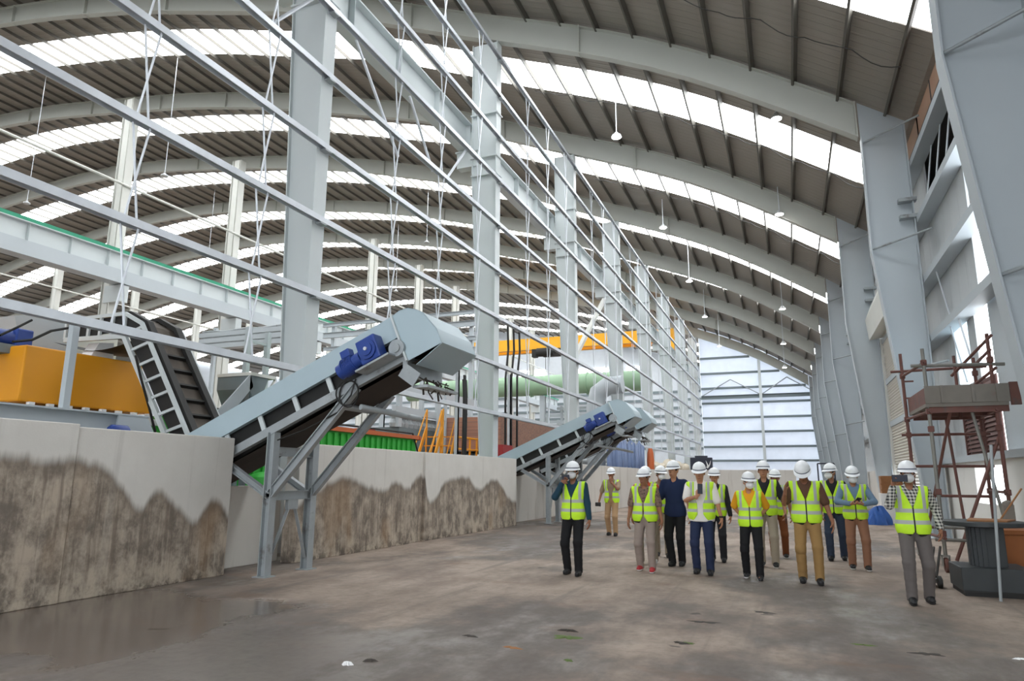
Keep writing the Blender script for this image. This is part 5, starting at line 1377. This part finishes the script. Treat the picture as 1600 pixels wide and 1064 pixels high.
def person(label, x, y, H, pants, shirt, sleeve='short', vest='closed', mask=False, shoe='shoe', sole='sole', step=(-.12, .10), arms=None, head=(0, 0), yaw=0.0, girth=1.0, untuck=False, skin='skin', lift=None, apart=.11, group=None):
    """step: y of the left-in-photo and right-in-photo foot; arms: for -1 and +1 side (wrist, finger dir, palm dir, curl, elbow hint)"""
    root = thing('person', label, 'person', (x, y, 0), yaw, group, H/1.75)
    g = girth; h = .016
    hip = {}; knee = {}; ank = {}; toe = {}
    dz = -.012-.35*max(abs(step[0]), abs(step[1]))**2*1.4
    lift = lift or (0, 0)
    for i, s in enumerate((-1, 1)):
        hip[s] = Vector((s*.088, .01, .905+dz)); A = Vector((s*apart, step[i], .09+lift[i]+(.05 if step[i] > .12 else 0)))
        knee[s], ank[s] = ik(hip[s], A, .425, .415, (s*.12, -1, .1))
        pitch = -.5 if step[i] > .12 else (.18 if step[i] < -.15 else 0)
        toe[s] = pitch+(-.25 if lift[i] > .02 else 0)
    sh, el, wr = {}, {}, {}
    arms = arms or {}
    AD = {}
    for s in (-1, 1):
        w, fd, pd, cu, hint = arms.get(s) or ((s*.27*max(1, g*.97), -.02, .86), (0, -.12, -1), (-s, -.1, 0), .35, (s*.35, 1, 0))
        sh[s] = Vector((s*.182*(.6+.4*g), .015, 1.395+dz)); e, w2 = ik(sh[s], Vector(w)+Vector((0, 0, dz)), .285, .25, hint); el[s] = e; wr[s] = w2; AD[s] = (fd, pd, cu)
    N = Vector((0, .02, 1.44+dz)); hp = Matrix.Rotation(head[0], 3, 'Z')@Matrix.Rotation(head[1], 3, 'X')      # +pitch bows forward
    HB = Vector((0, .012, 1.50+dz))
    def hd(p): return HB+hp@Vector(p)
    Rh = np.array(hp)
    HC = hd((0, -.012, .108))
    def torso(P, o=0.0, low=.95):
        d = ell(P, (0, .012, low+dz), (.158*g+o, .112*g+o, .135+o))
        d = sm(d, ell(P, (0, .0, 1.09+dz), (.148*g+o, .108*g*g+o, .15+o)), .05)
        d = sm(d, ell(P, (0, .012, 1.265+dz), (.170*(.7+.3*g)+o, .118*(.6+.4*g)+o, .17+o)), .05)
        return sm(d, cap(P, sh[-1]+Vector((.03, 0, .0)), sh[1]-Vector((.03, 0, .0)), .056+o), .05)
    def arm(P, s, r0, r1, r2, upto=1.0):
        d = cap(P, sh[s], el[s], r0, r1)
        if upto > .5: d = sm(d, cap(P, el[s], el[s].lerp(wr[s], upto), r1, r2), .02)
        return d
    # body
    def FB(P):
        d = torso(P, -.012)
        for s in (-1, 1):
            d = sm(d, arm(P, s, .05, .04, .027), .03)
            d = sm(d, cap(P, hip[s], knee[s], .072, .05), .03); d = sm(d, cap(P, knee[s], ank[s], .05, .034), .02)
            d = sm(d, cap(P, ank[s]+Vector((0, .02, -.03)), ank[s]+Vector((0, -.12, -.055)), .034, .026), .02)
        return sm(d, cap(P, N, HC-Vector((0, 0, .05)), .054, .05), .03)
    def FH(P):
        d = ell(P, HC+hp@Vector((0, .012, .022)), (.077, .096, .103), Rh)
        d = sm(d, ell(P, HC+hp@Vector((0, -.03, -.055)), (.056, .062, .066), Rh), .035)
        d = sm(d, cap(P, HC+hp@Vector((0, -.085, .012)), HC+hp@Vector((0, -.108, -.022)), .010, .016), .012)
        d = np.minimum(d, ell(P, HC+hp@Vector((0, -.091, -.062)), (.022, .012, .009), Rh)+.0)
        for s in (-1, 1): d = sm(d, ell(P, HC+hp@Vector((s*.08, .008, -.008)), (.012, .024, .033), Rh), .008)
        return sm(d, cap(P, N+Vector((0, 0, .0)), HC-Vector((0, 0, .05)), .054, .05), .025)
    allp = np.array([*wr.values(), *el.values()]); lo = np.minimum(allp.min(0)-.08, (-.26*g, -.3, -.01)); hi = np.maximum(allp.max(0)+.08, (.26*g, .25, 1.5))
    lo[1] = min(lo[1], step[0]-.3, step[1]-.3); hi[1] = max(hi[1], .22+max(step))
    parts = [surf(FB, lo, hi, .02), surf(FH, tuple(HC+Vector((-.16, -.19, -.19))), tuple(HC+Vector((.16, .19, .17))), .011)]
    for s in (-1, 1):
        fd, pd, cu = AD[s]; parts.append(place_hand(cu, s, wr[s], fd, pd))
    mesh_of(parts, 'body', CL[skin], root)
    # trousers
    def FP(P):
        d = ell(P, (0, .012, .95+dz), (.166*g, .122*g, .14))
        for s in (-1, 1):
            d = sm(d, cap(P, hip[s], knee[s], .092*(.6+.4*g), .074), .04); d = sm(d, cap(P, knee[s], ank[s]+Vector((0, .0, -.035)), .073, .062), .02)
            w = .5*np.sin(P[:, 2]*70+s)*np.sin(P[:, 2]*23+2*s)*.0045; d = d+w*(P[:, 2] < .6)
        d = np.maximum(d, P[:, 2]-(1.03+dz))
        for s in (-1, 1):
            m_ = (P[:, 0]*s > 0)&(P[:, 2] < .3); d = np.where(m_, np.maximum(d, (ank[s].z-.045)-P[:, 2]), d)
        return d
    mesh_of([surf(FP, (-.3*g, min(step)-.25, -.0), (.3*g, max(step)+.25, 1.08), h)], 'trousers', CL[pants], root)
    # shirt
    zlow = (.83 if untuck else .985)+dz
    def FS(P):
        d = torso(P, .012)
        if untuck: d = sm(d, ell(P, (0, .01, .9+dz), (.19*g, .14*g, .2)), .04)
        for s in (-1, 1):
            if sleeve == 'long': d = sm(d, arm(P, s, .062, .054, .042, .93), .03)
            else: d = sm(d, cap(P, sh[s], sh[s].lerp(el[s], .86), .063, .066), .03)
        d = sm(d, cap(P, N-Vector((0, 0, .03)), N+Vector((0, -.005, .035)), .07, .063), .02)          # collar
        neck = ell(P, N+Vector((0, -.06, .05)), (.05, .075, .085))
        d = np.maximum(d, -neck)
        lowc = zlow-P[:, 2]; return np.where(np.abs(P[:, 0]) < .2*g, np.maximum(d, lowc), d)
    mesh_of([surf(FS, lo-.02, hi+np.array([.02, .02, .05]), h)], 'shirt', CL[shirt], root)
    if vest:
        op = {'closed': .004, 'open': .075, 'loose': .02}[vest]
        def FV(P):
            d = torso(P, .034, .98)
            d = sm(d, ell(P, (0, .005, .93+dz), (.182*g+.012, .135*g+.015, .16)), .06)
            d = np.maximum(d, (.835+dz)-P[:, 2]); d = np.maximum(d, P[:, 2]-(1.462+dz)); d = np.maximum(d, np.abs(P[:, 0])-.205*max(1, g*.98))
            zz = P[:, 2]-dz
            v = np.abs(P[:, 0])-np.clip(op+(zz-1.19)*.40, op*.6 if vest != 'closed' else -.02, .095)-(np.clip(.92-zz, 0, 1)*.9 if vest == 'closed' else np.clip(.95-zz, 0, 1)*.6)*(P[:, 1] < 0)
            front = np.where(P[:, 1] < .0, -v, -1.0); d = np.maximum(d, front)
            d = np.maximum(d, -ell(P, N+Vector((0, -.0, .01)), (.088, .095, .075)))
            for s in (-1, 1): d = np.maximum(d, -ell(P, sh[s]+Vector((s*.075, 0, -.06)), (.068, .12, .15)))
            return d
        mesh_of([surf(FV, (-.27*g, -.26*g, .8), (.27*g, .26*g, 1.5), .013)], 'vest', CL['vest'], root)
    # shoes
    for i, s in enumerate((-1, 1)):
        c, sn = math.cos(toe[s]), math.sin(toe[s]); a = ank[s]
        def tr(yy, zz): return Vector((a.x+s*.02*(-yy)*3, a.y+c*yy-sn*zz, a.z+sn*yy+c*zz))
        F = lambda P: np.maximum(sm(sm(cap(P, tr(.045, -.045), tr(-.13, -.05), .044, .04), cap(P, tr(.02, -.02), tr(-.04, -.03), .045, .045), .03), cap(P, tr(0, -.02), tr(0, .015), .045, .046), .02), -1.0)
        S_ = surf(lambda P: np.maximum(F(P), (P-np.array(tr(0, -.066)))@np.array([0, sn, -c], np.float32)), tuple(a+Vector((-.12, -.25, -.16))), tuple(a+Vector((.12, .15, .1))), .011)
        o = mesh_of([S_], 'shoe', CL[shoe], root)
        S_ = surf(lambda P: np.maximum(np.maximum(F(P)-.006, -((P-np.array(tr(0, -.066)))@np.array([0, sn, -c], np.float32))), (P-np.array(tr(0, -.088)))@np.array([0, sn, -c], np.float32)), tuple(a+Vector((-.12, -.25, -.18))), tuple(a+Vector((.12, .15, .1))), .009)
        if len(S_[1]): mesh_of([S_], 'sole', CL[sole], o)
    # hair, eyes, mouth, mask, helmet
    Vh = surf(lambda P: np.maximum(np.maximum(ell(P, HC+hp@Vector((0, .016, .022)), (.083, .1, .108), Rh), ((P-np.array(HC))@Rh)[:, 1]*-1-.045), -(((P-np.array(HC))@Rh)[:, 2]+.03-.5*np.clip(-((P-np.array(HC))@Rh)[:, 1]+.02, 0, 1))), tuple(HC-Vector((.16, .16, .16))), tuple(HC+Vector((.16, .16, .17))), .012)
    mesh_of([Vh], 'hair', CL['hair'], root)
    for s in (-1, 1):
        m = MB(); e = HC+hp@Vector((s*.032, -.083, .018)); m.lathe([(.002, -.008), (.009, -.004), (.011, 0), (.009, .004), (.002, .008)], e, 10); m.build('eye', CL['eye'], root, local=True, smooth=True)
        m = MB(); m.tube(HC+hp@Vector((s*.014, -.09, .036)), HC+hp@Vector((s*.05, -.076, .036)), .005, 6); m.build('eyebrow', CL['hair'], root, local=True)
    if mask:
        Vm = surf(lambda P: np.maximum(ell(P, HC+hp@Vector((0, -.07, -.046)), (.07, .068, .062), Rh), ((P-np.array(HC))@Rh)[:, 1]+.035), tuple(HC-Vector((.17, .18, .16))), tuple(HC+Vector((.17, .16, .1))), .011)
        mo = mesh_of([Vm], 'face_mask', CL['mask'], root)
        m = MB()
        for s in (-1, 1): m.path([HC+hp@Vector((s*.06, -.06, -.02)), HC+hp@Vector((s*.084, -.01, .0)), HC+hp@Vector((s*.088, .02, .01))], .003, 5)
        m.build('ear_loop', CL['mask'], mo, local=True)
    else:
        m = MB(); m.tube(HC+hp@Vector((-.022, -.098, -.066)), HC+hp@Vector((.022, -.098, -.066)), .006, 6); m.build('mouth', CL['lip'], root, local=True)
    # helmet
    c0 = HC+hp@Vector((0, .008, .042)); vs, fs = [], []; nt, npz = 40, 9
    for k in range(npz+1):
        t = k/npz*PI/2
        for i in range(nt):
            a = 2*PI*i/nt; rx, ry = .108*math.cos(t)**.8, .132*math.cos(t)**.8
            ridge = .006*math.exp(-((math.cos(a)*rx)/.03)**2)*math.sin(t)
            vs.append(c0+hp@Vector((rx*math.cos(a), ry*math.sin(a), .012+(.118+ridge)*math.sin(t)+.004)))
    for k in range(npz):
        fs += [(k*nt+i, k*nt+(i+1) % nt, (k+1)*nt+(i+1) % nt, (k+1)*nt+i) for i in range(nt)]
    b0 = len(vs)
    for r_, z_ in ((0, .016), (1, .004), (1, -.004), (-.02, .002)):
        for i in range(nt):
            a = 2*PI*i/nt; f = max(0, -math.sin(a))**2; w = (.014+.042*f)*r_
            vs.append(c0+hp@Vector(((.108+w)*math.cos(a), (.132+w)*math.sin(a), z_-.014*f*(r_ > .5))))
    for k in range(3):
        fs += [(b0+k*nt+i, b0+k*nt+(i+1) % nt, b0+(k+1)*nt+(i+1) % nt, b0+(k+1)*nt+i) for i in range(nt)]
    m = MB(); m.add(vs, fs); he = m.build('helmet', CL['helmet'], root, local=True, smooth=True)
    m = MB(); vs = []; fs = []
    for z_, r_ in ((.02, .0035), (.034, .003)):
        for i in range(nt//2+1):
            a = PI+PI*i/(nt//2); vs.append(c0+hp@Vector(((.108+r_)*math.cos(a), (.132+r_)*math.sin(a), z_)))
    q = nt//2+1; fs = [(i, i+1, q+i+1, q+i) for i in range(q-1)]; m.add(vs, fs); bd = m.build('helmet_band', CL['band'], he, local=True, smooth=True)
    root.rotation_euler = (0, 0, yaw)
    root['_s'] = H/1.75
    def world(p): return Vector((x, y, 0))+Matrix.Rotation(yaw, 3, 'Z')@(Vector(p)*(H/1.75))
    del root['_s']
    return root, world, wr, HC, dz

def phone(pw, nrm, up, label, size=(.075, .155)):
    n_ = Vector(nrm).normalized(); u = Vector(up); u = (u-n_*u.dot(n_)).normalized(); r = u.cross(n_)
    root = thing('phone', label, 'phone', pw)
    m = MB(); m.bar(Vector(pw)-u*size[1]/2, Vector(pw)+u*size[1]/2, size[0], .009, up=n_); m.build('case', CL['shoe'], root, bevel=.003)
    m = MB(); m.bar(Vector(pw)-u*size[1]*.46, Vector(pw)+u*size[1]*.46, size[0]*.9, .002, up=n_, off=(0, -.0055)); m.build('screen', M['signdark'], root)
    return root
def arm_(w, fd, pd, cu, hint): return (w, fd, pd, cu, hint)
up_l = lambda s: arm_
# 1 far left, hand at his mask
R = person('person with white mask, dark teal long sleeves and black trousers holding one hand up', -3.28, 10.88, 1.75, 'black', 'teal', 'long', 'closed', True, step=(.04, -.12), yaw=.03, skin='skind',
           arms={-1: ((-.125, -.20, 1.435), (.6, -.2, .55), (.35, -1, 0), .55, (-.55, .1, -1))}, head=(.0, .03))
phone(R[1]((-.055, -.235, 1.505)), (0, 1, .1), (1, 0, .15), 'dark phone held before the mask of the leftmost front person', (.07, .13))
# 2 khaki uniform far back left
R = person('person in khaki shirt and tan trousers with open vest, far back behind the leftmost one', -4.47, 18.4, 1.76, 'tan', 'khaki', 'short', 'open', False, step=(.10, -.1), skin='skind',
           arms={1: ((.04, -.20, 1.40), (-.15, -.1, 1), (0, 1, 0), .6, (.9, .1, -.8)), -1: ((-.33, -.06, .90), (-.1, -.2, -1), (1, 0, 0), .6, (-.4, 1, 0))}, head=(.0, .12))
p = R[1]((-.35, -.10, .80))
root = thing('camera', 'small black camera hanging in the hand of the khaki uniformed person', 'camera', p)
m = MB(); m.box(p.x-.07, p.x+.07, p.y-.04, p.y+.04, p.z-.05, p.z+.05); m.build('camera_body', CL['shoe'], root, bevel=.01)
m = MB(); m.lathe([(.04, -.1), (.042, -.04)], p, 16, 'y'); m.build('lens', CL['sole'], root)
# 3 brown patterned shirt, red shoes
R = person('stocky person in brown patterned shirt, grey brown trousers and red shoes', -2.29, 11.72, 1.655, 'greige', 'batik', 'short', 'loose', False, 'redshoe', 'wsole', step=(.10, -.12), girth=1.13, head=(-.2, .05), skin='skind', lift=(0, 0), apart=.125)
# 4 red orange shirt behind him
R = person('person in red orange shirt mostly hidden behind the stocky one with red shoes', -2.46, 12.75, 1.70, 'beige', 'redor', 'short', 'closed', False, 'wsole', 'wsole', step=(-.1, .1), head=(.1, .05), skin='skind')
# 5 masked, grey khaki trousers, behind
R = person('person with white mask and khaki trousers between the stocky one and the navy polo', -2.40, 13.97, 1.73, 'beige', 'khaki', 'short', 'closed', True, step=(.08, -.1), head=(.45, .05), yaw=.1, skin='skind')
# 6 navy polo
R = person('person in navy polo shirt and black trousers without a vest', -1.93, 12.62, 1.795, 'black', 'navy', 'short', None, False, step=(-.02, .08), head=(-.25, .05), yaw=-.1, untuck=True, skin='skin', apart=.07,
           arms={-1: ((-.30, -.10, .88), (-.05, -.2, -1), (1, 0, 0), .5, (-.3, 1, 0))})
p = R[1]((-.02-.06, -.155, 1.325)); 
# 7 white polo with phone
R = person('person in white polo shirt and dark blue jeans looking at a raised phone, open vest', -1.38, 11.78, 1.752, 'jeans', 'white', 'short', 'open', False, step=(.03, -.1), head=(.0, .22), untuck=True, girth=1.1, skin='skin',
           arms={-1: ((-.02, -.30, 1.235), (.35, -.15, .9), (.4, .9, .1), .75, (-.8, .2, -.7)), 1: ((.315, -.04, .87), (.05, -.15, -1), (-1, 0, 0), .4, (.35, 1, 0))})
phone(R[1]((.035, -.335, 1.335)), (0, 1, .1), (0.05, 0, 1), 'black phone held up by the person in the white polo shirt', (.078, .16))
p = R[1]((.308, -.035, .895)); m = MB(); m.lathe([(.034, -.014), (.037, -.01), (.037, .01), (.034, .014)], p, 18)
tag(m.build('wrist_watch', CL['shoe'], smooth=True), 'dark watch on the wrist of the person in white polo', 'watch')
# 8 hidden behind white polo
R = person('person in dark sleeves almost hidden behind the one in the white polo shirt', -1.33, 13.6, 1.68, 'charcoal', 'charcoal', 'long', 'closed', False, step=(.05, -.05), head=(.1, .05), skin='skin', girth=1.02)
# 9 yellow tee, mask, hands behind the back
R = person('short person with white mask, orange yellow tee shirt and black trousers, hands behind the back', -.62, 11.58, 1.60, 'black', 'yelor', 'short', 'closed', True, 'shoe', 'wsole', step=(.08, -.16), head=(.35, .1), skin='skin',
           arms={s: ((s*.12, .20, .98), (-s, .1, -.3), (0, 1, 0), .5, (s, .6, 0)) for s in (-1, 1)})
# 10 black tee behind
R = person('person in black tee shirt and pale trousers behind the short one in orange yellow', -.44, 13.2, 1.80, 'beige', 'charcoal', 'short', 'closed', False, 'shoe', 'wsole', step=(.03, -.1), head=(.0, -.03), skin='skin',
           arms={1: ((.31, -.12, .92), (.05, -.3, -1), (-1, 0, 0), .6, (.5, 1, 0))})
phone(R[1]((.315, -.17, .80)), (1, 0, 0), (0, -.3, -1), 'black phone in the lowered hand of the person in black tee shirt', (.07, .14))
# 11 rust trousers far back
R = person('person in rust brown trousers at the back, beside the black tee shirt', -.28, 14.65, 1.67, 'rustb', 'charcoal', 'short', 'closed', False, 'shoe', 'wsole', step=(-.1, .1), head=(.15, .08), skin='skind')
# 12 bowed head, khaki trousers
R = person('person with bowed head, brown shirt and tan khaki trousers raising one hand', .19, 11.44, 1.785, 'camel', 'brown', 'short', 'closed', False, step=(.0, -.13), head=(-.12, .62), skin='skind', girth=1.06,
           arms={-1: ((-.27, -.22, 1.30), (.1, -.2, 1), (1, -.2, 0), .25, (-.3, .3, -1)), 1: ((.345, -.02, .87), (.06, -.12, -1), (-1, 0, 0), .3, (.5, 1, 0))})
# 13 masked with jeans, behind
R = person('person with white mask, black shirt and dark jeans behind the one with the bowed head', .73, 14.69, 1.785, 'dkjean', 'charcoal', 'short', 'closed', True, step=(-.06, .12), head=(-.55, .05), yaw=-.05, skin='skind', arms={-1: ((-.22, -.12, .88), (.1, -.1, -1), (1, 0, 0), .4, (-.4, 1, 0))})
# 14 blue grey sleeves with phone in both hands
R = person('person with white mask and blue grey sleeves holding a phone in both hands', 1.0, 13.4, 1.715, 'chino', 'bluegrey', 'long', 'closed', True, 'shoe', 'wsole', step=(.06, -.1), head=(.0, .25), skin='skin',
           arms={-1: ((-.09, -.27, 1.13), (.9, -.25, .05), (0, .2, 1), .6, (-1, .3, -.5)), 1: ((.12, -.27, 1.13), (-.9, -.25, .1), (0, .3, 1), .6, (1, .3, -.5))})
phone(R[1]((.03, -.315, 1.175)), (0, .6, .8), (.3, -.7, .4), 'black phone held in both hands by the person in blue grey sleeves', (.075, .15))
# 15 plaid shirt, nearest, filming
R = person('person in plaid shirt and grey jeans filming with a raised phone, nearest the camera', 1.40, 10.15, 1.725, 'greyj', 'plaid', 'long', 'closed', True, step=(-.13, .10), head=(-.1, .02), skin='skind', lift=(0, .0),
           arms={-1: ((-.215, -.25, 1.455), (.2, -.1, 1), (.75, -.5, 0), .75, (-.25, .15, -1)), 1: ((.30, .02, .93), (.02, -.1, -1), (-1, 0, 0), .4, (.5, 1, 0))})
phone(R[1]((-.135, -.30, 1.535)), (0, 1, .05), (1, 0, .0), 'black phone held sideways at the face of the person in plaid shirt', (.085, .175))
